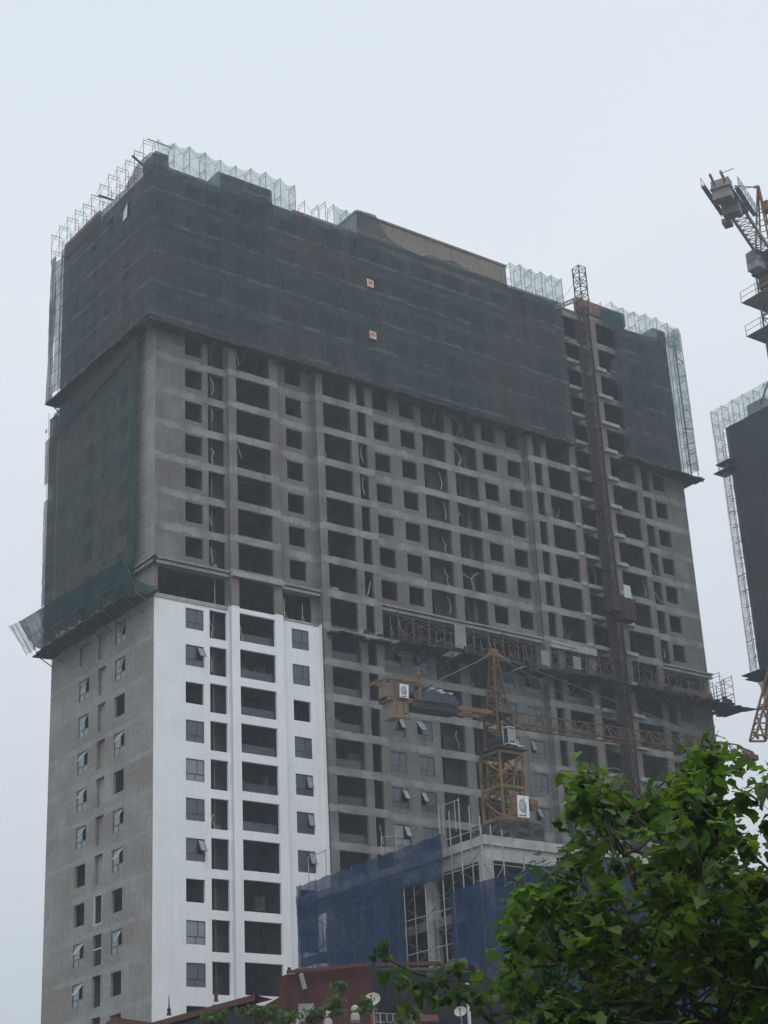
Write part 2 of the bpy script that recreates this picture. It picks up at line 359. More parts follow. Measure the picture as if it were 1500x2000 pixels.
# floors and inner walls
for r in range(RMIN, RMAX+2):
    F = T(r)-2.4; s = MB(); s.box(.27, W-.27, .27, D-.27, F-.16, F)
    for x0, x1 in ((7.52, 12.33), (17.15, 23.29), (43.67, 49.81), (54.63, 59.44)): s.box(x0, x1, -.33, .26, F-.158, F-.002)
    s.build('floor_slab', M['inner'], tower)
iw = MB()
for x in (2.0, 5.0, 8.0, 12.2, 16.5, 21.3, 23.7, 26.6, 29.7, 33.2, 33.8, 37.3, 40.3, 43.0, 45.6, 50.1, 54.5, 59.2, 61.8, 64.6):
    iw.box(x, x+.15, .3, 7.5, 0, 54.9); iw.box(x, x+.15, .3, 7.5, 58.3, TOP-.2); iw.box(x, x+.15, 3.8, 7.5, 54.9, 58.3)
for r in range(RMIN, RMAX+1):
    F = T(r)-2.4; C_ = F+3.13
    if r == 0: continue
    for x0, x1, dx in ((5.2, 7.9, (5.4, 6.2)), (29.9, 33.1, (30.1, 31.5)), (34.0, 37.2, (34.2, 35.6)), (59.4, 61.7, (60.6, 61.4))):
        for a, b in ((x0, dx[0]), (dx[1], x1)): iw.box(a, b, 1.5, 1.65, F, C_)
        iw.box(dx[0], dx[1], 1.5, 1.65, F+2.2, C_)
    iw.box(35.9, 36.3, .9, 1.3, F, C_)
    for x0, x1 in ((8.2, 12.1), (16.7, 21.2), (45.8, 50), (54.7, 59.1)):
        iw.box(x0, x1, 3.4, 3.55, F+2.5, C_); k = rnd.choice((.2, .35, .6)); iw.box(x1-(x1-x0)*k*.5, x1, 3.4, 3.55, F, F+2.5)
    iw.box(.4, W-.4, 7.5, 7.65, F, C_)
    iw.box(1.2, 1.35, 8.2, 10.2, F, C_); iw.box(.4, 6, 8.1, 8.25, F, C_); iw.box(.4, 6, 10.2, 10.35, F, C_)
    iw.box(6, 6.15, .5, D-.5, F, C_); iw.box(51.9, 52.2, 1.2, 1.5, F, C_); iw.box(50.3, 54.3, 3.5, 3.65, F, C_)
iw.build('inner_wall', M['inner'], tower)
# things left lying in the openings: boards, sacks, stacked blocks
cr_ = random.Random(21)
for k in range(70):
    a, b = cr_.choice(wide+bal+wide); r = cr_.randint(-8, 7)
    if r == 0: continue
    F = T(r)-2.38; x = cr_.uniform(a+.2, b-.9); c = MB(); y = .35 if (a, b) in bal else -.2; q = cr_.random()
    if q < .35: c.obox((x, y+.4, F), Vector((cr_.uniform(.4, 1.0), 0, 0)), Vector((0, .3, 0)), Vector((0, 0, cr_.uniform(.25, .7))))
    elif q < .7:
        for j in range(4): c.obox((x+.12*j, y+.7, F), Vector((.1, 0, 0)), Vector((.0, .05, 0)), Vector((cr_.uniform(-.5, .5), .0, cr_.uniform(1.2, 2.1))))
    else: c.obox((x, y+1.0, F+.5), Vector((cr_.uniform(.7, 1.3), 0, 0)), Vector((0, .04, 0)), Vector((0, 0, cr_.uniform(.7, 1.6))))
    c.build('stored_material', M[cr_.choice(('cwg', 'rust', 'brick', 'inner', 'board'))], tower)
# grey blockwork filling the slit openings of the side wall
for r in range(-7, 12):
    sl = MB(); sl.box(.3 if r != -1 else .2, .42, ln[0], ln[1], T(r)-2.3, T(r)+.2); sl.build('infill_panel', M['plaster'], tower)
sl = MB(); sl.box(.2, .32, 11.6, 13.5, T(-1)-1.86, T(-1))
sl.build('infill_panel', M['plaster'], tower)
# cornices at the transfer storey, in their sections
for x0, x1, y in ((-.35, 7.2, 0), (12.65, 16.8, 0), (23.6, 43.3, 0), (59.75, 67.3, 0)):
    c = MB(); c.box(x0, x1, y-.38, y-.004, 57.75, 57.98); c.box(x0+.08, x1, y-.22, y-.004, 57.98, 58.14); c.box(x0-.05 if x0 > 0 else x0-.1, x1, y-.5, y-.004, 58.14, 58.3)
    c.build('cornice', M['plaster'], tower)
c = MB(); c.box(-.38, -.004, -.38, 19, 57.75, 57.98); c.box(-.5, -.004, -.5, 19, 58.14, 58.3); c.build('cornice', M['plaster'], tower)
for x0, x1 in ((7.25, 12.6), (43.9, 50.06)):
    c = MB(); c.box(x0, x1, -.95, -.61, 57.75 if x0 < 20 else 57.3, 58.2 if x0 < 20 else 58.0); c.build('beam_edge', M['slab'], tower)
# white-washed string beam at the top of the painted part
c = MB(); c.box(-.02, 7.2, -.06, -.004, 54.76, 55.14); c.build('ledge', M['slab'], tower); c = MB(); c.box(12.62, 16.15, -.06, -.004, 54.97, 55.14); c.build('ledge', M['slab'], tower)
# poured slab edges at the open hoist bay
for r in range(-9, 12):
    F = T(r)-2.4; c = MB(); c.box(50.12, 52.0, -.9, -.008, F-.35, F+.03); c.build('slab_edge', M['slab'], tower); c = MB(); c.box(49.2, 50.0, -.68, -.61, F-.1, F+.22); c.build('slab_edge', M['slab'], tower); c = MB(); c.box(54.4, 56.0 + rnd.uniform(-.3, 1.2)*(r > 7), -.9, -.61, F-.3, F+.1)
    c.build('slab_edge', M['slab'], tower)
# roof: slab, parapet, boxes, plant room
rf = MB(); rf.box(.02, W-.02, .02, D-.02, TOP, TOP+.2); rf.box(6.7, 12.7, -.1, 2.5, TOP, 100.0); rf.box(-.2, 1.2, -.2, 2.2, TOP, 99.7); rf.box(64.9, 66.8, -.2, 2.5, TOP, 99.9)
rf.box(0, W, -.05, .15, TOP, TOP+.25); rf.box(-.05, .2, .15, D, TOP, TOP+.25)
rf.build('roof_edge', M['concrete'], tower)
ph = MB(); ph.box(23.3, 43.3, .2, 8, TOP, 101.2); ph.box(23.2, 43.4, .1, 8.1, 101.2, 101.45); ph.build('plant_room', M['brownwall'], tower)
rb_ = MB(); rb_.box(53.0, 60.2, -.5, .2, TOP+.26, 100.1); rb_.build('parapet', M['redbrick'], tower)
for q in ((15.2, 22.5, -.3, -.06, TOP-.5, TOP+.3), (-.3, -.06, 11, 18.5, TOP-.6, 99.3)): rb_ = MB(); rb_.box(*q); rb_.build('parapet', M['redbrick'], tower)

# windows: frame, dusty panes and a sash that may hang open
def window(x0, x1, t, face, sash=0, wide_pane='glass', drop=1.86):
    """sash: 0 shut, else degrees open (top hung, on the right), negative = left"""
    fm = MB(); gm = MB(); w_ = x1-x0; b = t-drop; fr = .05
    if face == 'F': mp = lambda u, z, d: Vector((x0+u, .06+d, z))
    else: mp = lambda u, z, d: Vector((.06+d, x1-u, z))      # seen from outside, u runs left to right
    def rect(u0, u1, z0, z1, d=0, dd=.06): 
        o = mp(u0, z0, d); fm.obox(o, mp(u1, z0, d)-o, mp(u0, z1, d)-o, mp(u0, z0, d+dd)-o)
    for a in ((0, fr, b, t), (w_-fr, w_, b, t), (fr, w_-fr, t-fr, t), (fr, w_-fr, b, b+fr)): rect(*a)
    zl = b+drop*.33; lft = sash < 0; um = w_*(.36 if lft else .62)
    rect(fr, w_-fr, zl-.03, zl+.03); rect(um-.03, um+.03, zl+.03, t-fr); rect(w_*.5-.02, w_*.5+.02, b+fr, zl-.03)
    g = .03; gm.quad(mp(fr, b+fr, g), mp(w_-fr, b+fr, g), mp(w_-fr, zl, g), mp(fr, zl, g))
    s0, s1 = (fr, um-.03) if lft else (um+.03, w_-fr)
    f0, f1 = (um+.03, w_-fr) if lft else (fr, um-.03)
    gm.quad(mp(f0, zl, g), mp(f1, zl, g), mp(f1, t-fr, g), mp(f0, t-fr, g))
    if not sash: gm.quad(mp(s0, zl, g), mp(s1, zl, g), mp(s1, t-fr, g), mp(s0, t-fr, g))
    fo = fm.build('window', M['frame'], tower)
    gm.build('pane', M[wide_pane], fo)
    if sash:
        sm = MB(); a = R(abs(sash)); hh = t-fr-zl-.03
        def q(u, k, d=0): return mp(u, t-fr-math.cos(a)*k*hh, -math.sin(a)*k*hh+d)
        for (ua, ub, ka, kb) in ((s0, s0+.05, 0, 1), (s1-.05, s1, 0, 1), (s0, s1, 0, .06), (s0, s1, .94, 1)):
            o = q(ua, ka); sm.obox(o, q(ub, ka)-o, q(ua, kb)-o, q(ua, ka, .04)-o)
        sm.quad(q(s0, 0, .02), q(s1, 0, .02), q(s1, 1, .02), q(s0, 1, .02), 1)
        sm.build('open_sash', [M['sheet'] if abs(sash) > 34 else M['frame'], M['glass2']], fo)
spec = {0: {-1: 0, -2: 32, -4: 0, -5: 0, -6: 0, -7: 28, -9: 0, -10: 0, -12: 0}, 1: {-1: 0, -2: 0, -4: 0, -5: 12, -6: 12, -7: 20},
        2: {-1: 40, -3: 26, -4: 0, -5: 30, -6: 24, -7: 24}, 3: {-1: -30, -3: -36, -5: -30, -6: 0, -4: 0}, 4: {-1: 0, -2: 0, -3: 20, -6: 0}, 5: {-1: -30, -2: 0, -3: -18, -4: 0, -5: -28},
        6: {-1: 0, -2: 20, -3: 0}}
for ci, rows in spec.items():
    for r, sa in rows.items(): window(*win[ci], T(r), 'F', sa, 'glass2' if (ci, r) in ((0, -9), (2, -6), (0, -5)) else 'glass')
for y0, y1, rows in ((4.97, 6.8, {-1: 16, -2: 22, -4: 36, -6: 30, -7: 36, -9: 30, -12: 0}), (11.6, 13.5, {-2: 34, -3: 30, -4: 38, -5: 38, -6: 32, -9: 38, -10: 38})):
    for r, sa in rows.items(): window(y0, y1, T(r), 'L', sa, 'glass2')
# wrapped slit window low on the side wall
c = MB(); z0, z1 = T(-8)-2.3, T(-8)+.2
for a in ((8.47, 8.57, z0, z1), (9.85, 9.95, z0, z1), (8.57, 9.85, z1-.1, z1), (8.57, 9.85, z0, z0+.1)): c.box(.02, .14, *a)
c.build('slit_window', M['sheet'], tower)
c = MB(); c.box(.05, .12, 8.47, 9.95, T(-9)-1.0, T(-9)-.9); c.build('slit_window', M['sheet'], tower)
# glass balustrades in the wide openings below the transfer storey
for a, b in wide[:3]:
    for r in range(-6 if a < 10 else -7, 0):
        c = MB(); F = T(r)-2.35; c.box(a+.02, b-.02, -.2, -.18, F, F+.85); c.box(a+.02, b-.02, -.21, -.17, F+.85, F+.88); c.build('balustrade', M['rail'], tower)
# loose conduit hanging out of the slabs, one bent pipe per opening
def cable(x, y, t, pts): 
    c = MB(); c.path([(x+a, y+rnd.uniform(-.04, .04), t+b) for a, b in pts], .036, 5); c.build('hanging_cable', M['cable'], tower)
arc = lambda w_, h_, s=1: [(s*w_*math.sin(i/7*2.6), -h_*i/7) for i in range(8)]
for r in (6, 5): cable(7.25-1.5, .2, T(r)+.1-.2*(r-5), arc(.3+.1*(r-5), 1.7 - .3*(r % 2)))
for r in (4, 1): cable(5.6+.05*r, .2, T(r)-.3-.1*r, [(0, 0), (.1+.06*r, -.35), (.1, -.8), (.35-.05*r, -1.1), (.15, -1.3-.1*r)])
cable(5.6, .3, T(2)-.7, [(0, 0), (.2, -.2), (.1, -.5), (.3, -.6), (.2, -.9)])
for r, s in ((-1, 1), (-2, .6), (-6, -.7)): cable(5.5+.2*(s < 0), .1, T(r)-.9+.3*s*(s < 1), [(0, 0), (.35*s, -.45), (.05+.1*s, -.8-.2*s), (.2, -1.3)])
cable(8.25, -.3, T(7)+.1, [(0, 0), (.05, -.6), (.25, -1.2), (.35, -1.7)]); cable(8.2, -.3, T(4)+.2, [(0, 0), (.25, -.6), (.6, -1.5)]); cable(8.3, -.3, T(-1)-.9, [(0, 0), (.1, -.6), (.25, -1.2)])
for r in (5, 4): cable(22.3, -.3, T(r)+.1, [(0, 0), (-.1, -.6), (-.12, -1.1), (.1, -1.8)])
cable(22.6, -.3, T(1)-.6, [(0, 0), (-.2, -.7), (-.45, -1.5), (-.5, -1.7)])
for r in (1, 4, 5, 7): cable(32.3+rnd.uniform(-.3, .3), .4, T(r)-.1*rnd.random(), arc(rnd.uniform(.2, .45), rnd.uniform(1.2, 1.9), rnd.choice((1, .8, -1))))
for r in (3, 2): cable(32.0, .3, T(r)-.5, [(0, 0), (.15, -.5), (.4, -.8), (.2, -1.2), (.5, -1.8)])
cable(34.2, .2, T(7)+.1, arc(1.0, 2.1)); cable(34.1, .2, T(6)-.2, arc(.9, 1.9)); cable(34.1, .2, T(4)-.4, [(0, 0), (.2, -.5), (0, -1.1)])
cable(34.2, .2, T(2)-.7, [(0, 0), (.5, -.2), (1.0, -.3), (1.6, .25), (2.0, .45)]); cable(35.2, .2, T(2)-1.0, [(0, 0), (.15, -.5), (.3, -1.2)])
cable(32.2, .3, T(-3)-.3, [(0, 0), (-.15, -.5), (.2, -1.2), (.15, -1.7)]); cable(34.1, .3, T(-1)-.6, [(0, 0), (.1, -.6), (.4, -1.2), (.4, -1.9)])
cable(60.3, .2, T(4)-.5, [(0, 0), (.3, -.8), (.9, -1.6)]); cable(60.3, .2, T(3)+.1, [(0, 0), (0, -.7), (.5, -1.4), (1.2, -2.2)]); cable(60.9, .2, T(1)-.7, [(0, 0), (.1, -.5), (0, -1)])
cable(22.3, -.3, T(-6)-.4, [(0, 0), (.2, -.9), (.4, -1.7)]); cable(58.4, -.3, T(3)-.2, arc(.3, 1.8)); cable(52.0, .2, T(3)+.1, [(0, 0), (.05, -1.2), (.1, -2.2), (-.15, -2.4)])
# props and clutter standing in the transfer storey
def prop(x, y, z, h, lab, brace=True):
    c = MB(); c.bar((x, y, z), (x, y, z+h), .05, 6)
    if brace:
        for a in (0, 2.1, 4.2): c.bar((x, y, z+h*.4), (x+.45*math.cos(a), y+.45*math.sin(a), z), .025, 4)
    tag(c.build('steel_prop', M['sheet'] if x < 14 and brace else M['steel']), lab, 'prop', 'props on the open storey')
prop(13.35, .35, 55.15, 2.0, 'white tripod prop on the open storey over the right end of the white wall'); prop(15.4, .5, 55.15, 1.9, 'thin grey tripod prop on the open storey, right of the white tripod prop')
prop(6.2, .4, 55.15, 2.5, 'tall thin prop at the right end of the dark wide opening above the white wall', False); prop(12.85, .3, 55.15, 2.1, 'plain upright pole right beside the brown brick pier on the open storey', False)
# ================================================================== NETS AND SCAFFOLDS ON THE TOWER
def frames(mb, stations, axis, outer, inner, z0, z1, tiers=2, brace=True, r=.035):
    """portal frames standing across the wall line, braced along it"""
    pt = (lambda s, d, z: Vector((s, d, z))) if axis == 'x' else (lambda s, d, z: Vector((d, s, z)))
    for i, s in enumerate(stations):
        za = z0(s) if callable(z0) else z0; zb = (z1(s) if callable(z1) else z1)+.22*math.sin(s*7.3)*math.sin(s*2.9)
        mb.bar(pt(s, outer, za), pt(s, outer, zb), r, 4); mb.bar(pt(s, inner, za), pt(s, inner, zb-.25), r, 4)
        for k in range(1, tiers+1):
            z = za+(zb-za)*k/tiers-.12
            mb.bar(pt(s, outer, z), pt(s, inner, z), r*.9, 4); mb.bar(pt(s, outer, z-.35), pt(s, inner, z-.35), r*.6, 4)
        if brace and i+1 < len(stations):
            s2 = stations[i+1]
            for k in range(tiers):
                a = za+(zb-za)*k/tiers+.3; b = za+(zb-za)*(k+1)/tiers-.3
                mb.bar(pt(s, outer, a), pt(s2, outer, b), r*.5, 3); mb.bar(pt(s, outer, b), pt(s2, outer, a), r*.5, 3)
def rng(a, b, st): 
    n = max(1, round((b-a)/st)); return [a+(b-a)*i/n for i in range(n+1)]

# top netting, long side, left of the hoist
root = thing('safety_net', 'dark green net wrapped round the tower top, left of the red hoist mast', 'safety net', (20, -1.4, 80))
n1 = MB()
netsheet(n1, (-1.4, -1.4, 80.8), (49.6, -1.4, 80.9), (49.6, -1.4, 97.9), (-1.4, -1.4, 97.0), 100, 34, .07, 1, .12,
         nrm=Vector((0, -1, 0)))
n1.build('front_net', M['net'], root)
n1 = MB(); hole = lambda u, v: not (.735 < u < .775 and .79 < v < .87)
netsheet(n1, (-1.4, 16.9, 81.5), (-1.4, -1.4, 80.8), (-1.4, -1.4, 97.1), (-1.4, 16.9, 97.4), 44, 34, .07, 2, .12, nrm=Vector((-1, 0, 0)), keep=hole)
n1.build('side_net', M['net'], root)
# raised pieces over the roof boxes, and the sweep up to the plant room
n1 = MB(); netsheet(n1, (-1.4, -1.43, 97.0), (.35, -1.43, 97.0), (.35, -1.43, 98.5), (-1.4, -1.43, 98.35), 6, 4, .04, 3)
n1.build('raised_net', M['net'], root); n1 = MB(); netsheet(n1, (6.1, -1.43, 97.0), (12.0, -1.43, 97.0), (12.0, -1.43, 98.85), (6.1, -1.43, 98.8), 10, 4, .04, 4)
n1.build('raised_net', M['net'], root); n1 = MB(); netsheet(n1, (-1.43, 3.5, 97.1), (-1.43, -1.4, 97.0), (-1.43, -1.4, 98.35), (-1.43, 1.0, 98.6), 8, 4, .04, 4)
n1.build('raised_net', M['net'], root)
n1 = MB(); edge = [(22.2, 100.3), (24.6, 100.5), (25.2, 99.4), (26.0, 98.3), (27.0, 97.9), (28.6, 97.6), (30.2, 97.4), (31.6, 98.1), (33.0, 97.9), (34.4, 98.3), (37, 97.8), (40, 97.8), (42, 97.5), (44, 97.3)]
for (a, za), (b, zb) in zip(edge, edge[1:]):
    m_ = 3
    for i in range(m_):
        u0, u1 = a+(b-a)*i/m_, a+(b-a)*(i+1)/m_; h0, h1 = za+(zb-za)*i/m_, za+(zb-za)*(i+1)/m_
        n1.quad((u0, -1.43, 96.9), (u1, -1.43, 96.9), (u1, -1.43, h1+rnd.uniform(-.06, .06)), (u0, -1.43, h0))
n1.build('sagging_net', M['net'], root)
# thin net hanging free beyond the far corner of the side wall
n1 = MB(); netsheet(n1, (-1.38, 18.0, 81.6), (-1.38, 16.9, 81.6), (-1.38, 16.9, 97.4), (-1.38, 18.0, 97.5), 4, 20, .12, 5, .1, keep=lambda u, v: not (.93 < v < .985))
n1.build('corner_net', M['net2'], root)
n1 = MB(); netsheet(n1, (-1.3, 19.6, 81.2), (-1.38, 18.0, 81.2), (-1.38, 18.0, 97.5), (-1.3, 19.4, 97.6), 3, 20, .08, 6, .2)
n1.build('edge_net', M['greennet'], root)
# white sheet added to stand for the bright sky through the hole
n1 = MB(); z_ = 93.6
n1.quad((-1.5, 3.75, z_-.1), (-1.52, 2.85, z_+.0), (-1.5, 2.85, z_+1.6), (-1.48, 3.6, z_+1.0)); n1.build('bright_sky_patch', M['sheet'], root)
# platform of boards under the netting
n1 = MB()
for i in range(42):
    x = -1.5+i*1.215; n1.box(x, x+1.2, -1.45+rnd.uniform(-.08, .05), -.65 if any(a < x < b for a, b in ((6, 12.6), (15.7, 23.5), (42.5, 50))) else -.05, 80.55+rnd.uniform(-.04, .04), 80.68)
for i in range(17):
    y = -1.4+i*1.22; n1.box(-1.5+rnd.uniform(-.08, .05), -.05, y, y+1.2, 81.0+rnd.uniform(-.04, .04), 81.15)
n1.build('working_platform', M['board'], root)
for x in rng(-1, 49, 3.4): n1 = MB(); n1.bar((x, -1.3, 80.6), (x, -.02, 79.5), .06, 4); n1.bar((x, -1.4, 80.5), (x, -.02, 80.5), .06, 4); n1.bar((x, -1.35, 80.62), (x, -1.3, 80.45), .06, 4); n1.build('bracket', M['rust'], root)
for y in rng(0, 18.6, 3.1): n1 = MB(); n1.bar((-1.3, y, 81), (-.02, y, 79.9), .06, 4); n1.build('bracket', M['rust'], root)
n1 = MB()
for x in rng(-.6, 49, 1.85):
    n1.bar((x, -1.3, 80.7), (x, -1.3, 96.8), .035, 3)
for z in rng(82.5, 96, 1.7): n1.bar((-1.2, -1.28, z), (49, -1.28, z), .03, 3); n1.bar((-1.28, -1.2, z), (-1.28, 18.8, z), .03, 3)
for y in rng(0, 18.8, 1.85): n1.bar((-1.3, y, 81), (-1.3, y, 97), .035, 3)
n1.build('scaffold_pipe', M['rust'], root)

# two printed floor sheets on the net
for z, glyph, lab in ((91.95, 0, 'upper of two white sheets with red writing pinned to the dark net'), (86.05, 1, 'lower of two white sheets with red writing pinned to the dark net')):
    s = thing('floor_sign', lab, 'sign', (23.4, -1.55, z), 'printed sheets on the net')
    b = MB(); b.box(22.98, 23.8, -1.57, -1.55, z-.42, z+.42); b.build('sheet', M['pinksheet'], s)
    g = MB()
    def st(u0, u1, v0, v1): g.box(22.98+u0, 22.98+u1, -1.576, -1.572, z-.42+v0, z-.42+v1)
    st(.2, .28, .18, .68); st(.2, .62, .6, .68); st(.54, .62, .18, .68); st(.36, .46, .3, .6); st(.2, .62, .4, .47)
    if glyph: st(.1, .15, .1, .7)
    g.build('writing', M['redink'], s)

# top netting right of the hoist
root = thing('safety_net', 'dark green net over the top storeys right of the red hoist mast', 'safety net', (61, -1.4, 80))
n1 = MB(); 
def kp(u, v): return u > .02+.10*math.sin(v*17)*.3+.12*abs(math.sin(v*5))
netsheet(n1, (56.6, -1.4, 81.2), (65.5, -1.4, 81.0), (65.5, -1.4, 97.8), (55.6, -1.4, 97.0), 30, 34, .07, 8, .12, nrm=Vector((0, -1, 0)), keep=kp)
n1.build('front_net', M['net'], root)
n1 = MB(); netsheet(n1, (55.5, -1.43, 97.0), (58.9, -1.43, 97.0), (58.9, -1.43, 99.3), (55.3, -1.43, 98.9), 8, 5, .04, 9); n1.build('raised_net', M['greennet'], root)
n1 = MB(); netsheet(n1, (64.1, -1.43, 97.0), (65.5, -1.43, 97.4), (65.5, -1.43, 98.7), (64.2, -1.43, 98.7), 5, 4, .04, 9); n1.build('raised_net', M['net'], root)
n1 = MB(); netsheet(n1, (65.5, -1.38, 81.6), (68.2, -1.38, 82.0), (68.0, -1.38, 100.0), (65.5, -1.38, 99.6), 6, 28, .16, 10, .25); 
netsheet(n1, (68.4, -1.38, 82.0), (68.4, 6, 82.2), (68.1, 6, 99.6), (68.1, -1.38, 100.0), 8, 28, .16, 11, .25)
n1.build('corner_net', M['thin'], root)
n1 = MB()
for i in range(10): x = 56.6+i*1.22; n1.box(x, x+1.2, -1.5+rnd.uniform(-.2, .05), -.65 if x < 59 else -.05, 80.9+rnd.uniform(-.05, .05), 81.05)
n1.box(66.9, 68.6, -1.4, 5, 80.95, 81.1); n1.box(56.6, 69, -1.2, -1.1, 80.86, 81.0); n1.obox((66.9, -1.3, 81.0), Vector((1.9, 0, .25)), Vector((0, 1.8, 0)), Vector((0, 0, .1)))
n1.build('working_platform', M['board'], root)
n1 = MB(); frames(n1, [67.1, 68.2], 'x', -1.3, -.2, 81.2, 99.6, 10); frames(n1, rng(57.5, 67, 1.9), 'x', -1.3, -.9, 81.1, 97, 8, False); n1.build('scaffold_pipe', M['rust'], root)
n1 = MB(); 
for i in range(14): z = 82.4+i*1.25+rnd.uniform(-.4, .4); n1.bar((66.95, -1.1, z), (68.3, -1.1, z+rnd.uniform(-.8, .9)), rnd.uniform(.03, .07), 4)
n1.build('loose_rope', M['board'], root)

# second, older net on the side wall
root = thing('safety_net', 'older faded green net hung flat down the middle storeys of the side wall', 'safety net', (-.6, 10, 58))
n1 = MB(); netsheet(n1, (-.6, 20.6, 58.2), (-.6, 2.3, 58.2), (-.6, 2.0, 81.0), (-.6, 20.9, 80.0), 44, 50, .1, 12, .2, nrm=Vector((-1, 0, 0)),
                   keep=lambda u, v: not (u < .085 and (v > .965 - u*.6 or (math.sin(v*31)+math.sin(v*13)) > 1.05 or .9 < v < .95)))
n1.build('net_sheet', M['net2'], root)
n1 = MB(); netsheet(n1, (-.72, 4.0, 56.5), (-.72, 2.2, 58.8), (-.72, 2.0, 81.0), (-.72, 3.0, 81.0), 4, 40, .14, 13, .1); n1.build('folded_net', M['greennet'], root)
n1 = MB(); netsheet(n1, (-.8, 19.5, 77.0), (-.8, 2.2, 79.6), (-.8, 2.2, 81), (-.8, 15, 81), 20, 4, .15, 14, .3); n1.build('swagged_net', M['net2'], root)
n1 = MB()
for y in rng(.8, 20.4, 1.9): n1.bar((-.5, y, 57), (-.5, y, 80.8), .03, 3)
for z in rng(59, 80, 3.3): n1.bar((-.48, 1, z), (-.48, 20.4, z), .03, 3)
n1.build('scaffold_pipe', M['rust'], root)
n1 = MB(); n1.box(-.3, -.02, 19.2, 20.6, 56, 80.2); n1.build('gable_strip', M['concrete'], root)

# sloping catch fan low on the side wall
root = thing('catch_fan', 'green debris catch fan leaning out from the side wall above the small windows', 'catch fan', (-2, 9, 55))
n1 = MB()
netsheet(n1, (-2.0, 18.6, 55.3), (-2.0, 1.8, 55.1), (-3.0, .9, 57.6), (-3.45, 19.0, 58.0), 40, 10, .17, 15, .25); n1.build('net_sheet', M['greennet'], root)
n1 = MB(); netsheet(n1, (-2.0, 20.0, 55.4), (-2.0, 18.6, 55.3), (-3.45, 19.0, 58.0), (-3.6, 21.2, 58.2), 6, 6, .1, 16, .1); n1.build('end_net', M['thin'], root)
n1 = MB(); netsheet(n1, (-.4, 2.6, 54.9), (-2.0, 1.8, 55.1), (-3.0, .9, 57.6), (-.7, 2.2, 58.6), 8, 8, .12, 17); netsheet(n1, (-.1, -.6, 55.4), (-.9, 2.0, 54.9), (-.9, 2.5, 57.6), (-.3, 1.6, 56.4), 6, 6, .15, 18, .2); n1.build('bunched_net', M['greennet'], root)
n1 = MB()
for i in range(16):
    y = -.9+i*1.22; n1.box(-2.0+rnd.uniform(-.15, .1)+max(0, (1.5-y)*.7), -.04, y, y+1.2, 54.95+rnd.uniform(-.06, .06), 55.1)
n1.obox((-2.1, 18.4, 54.7), Vector((2.0, 0, .1)), Vector((0, .5, 0)), Vector((0, 0, .12))); n1.build('working_platform', M['board'], root)
n1 = MB()
for y in (19.0, 19.8, 20.6): n1.bar((-2.0, y-.4, 55.3), (-3.5, y, 58.05), .035, 4)
for y in rng(0, 18.6, 1.86): n1.bar((-1.8, y, 55.1), (-2.85, y, 57.5), .03, 4); n1.bar((-1.9, y, 54.9), (-.03, y, 53.9), .05, 4)
n1.bar((-2.35, 19.6, 56.7), (-2.3, 1.9, 56.6), .03, 4); n1.build('strut', M['rust'], root)

# roof-edge scaffolds
def scaffold_run(lab, net, st, axis, outer, inner, z0, z1, tiers, mt, netmat='thin', netedge=None):
    root = thing('roof_scaffold', lab, 'scaffold', (st[0], outer, TOP) if axis == 'x' else (outer, st[0], TOP), 'scaffolds along the roof edge')
    c = MB(); frames(c, st, axis, outer, inner, z0, z1, tiers); c.build('frame', mt, root)
    if net:
        c = MB(); zq = z1 if callable(z1) else (lambda s: z1); zf = lambda s: zq(s)+.22*math.sin(s*7.3)*math.sin(s*2.9); zg = z0 if callable(z0) else (lambda s: z0)
        for a, b in zip(st, st[1:]):
            if netedge and not netedge(a): continue
            for (ya, yb) in ((outer-.06, outer-.06),):
                p = [(a, ya, zg(a)), (b, yb, zg(b)), (b, yb, zf(b)), (a, ya, zf(a))]
                if axis == 'y': p = [(q[1], q[0], q[2]) for q in p]
                netsheet(c, *p, 6, 6, .09, int(a*10) % 97, 0, sag=.0)
                k = len(c.v)-49
                for i in range(7): 
                    x_, y_, z_ = c.v[k+42+i]; c.v[k+42+i] = (x_, y_, z_-(.2+.25*abs(math.sin(a*3.7)))*math.sin(i/6*math.pi))
        c.build('net_sheet', M[netmat], root)
    return root
scaffold_run('longest netted roof scaffold, starting at the tower corner nearest the viewer', True, rng(-.6, 14.8, 1.71), 'x', -1.35, -.25, 96.9, lambda s: 100.35+.03*s, 2, M['steel'])
scaffold_run('short bare scaffold frames on the roof edge between two netted stretches', False, [15.9, 17.5], 'x', -1.35, -.25, 97.1, 99.2, 1, M['pinkpipe'])
scaffold_run('short netted scaffold against the left end of the brown plant room wall', True, [18.4, 19.4, 21.0, 22.4], 'x', -1.35, -.25, 97.1, 100.0, 1, M['pinkpipe'], netedge=lambda a: a > 19)
scaffold_run('netted scaffold on the roof edge between the plant room and the lattice mast', True, rng(42.5, 50.0, 1.5), 'x', -1.35, -.25, 97.2, lambda s: 100.8+.03*(s-42), 2, M['steel'])
scaffold_run('netted scaffold on the right end of the tower roof edge, right of the red parapet', True, rng(57.4, 67.9, 1.75), 'x', -1.35, -.25, 97.0, lambda s: 100.5-.02*(s-57), 2, M['steel'])
scaffold_run('lone frame standing behind the red parapet on the tower roof', False, [54.8, 56.5], 'x', -.6, .6, 98.6, 100.6, 1, M['pinkpipe'])
scaffold_run('row of bare pinkish scaffold frames climbing the side roof edge of the tower', False, rng(.1, 19.3, 1.75), 'y', -1.35, -.1, 97.0, 100.75, 2, M['pinkpipe'])
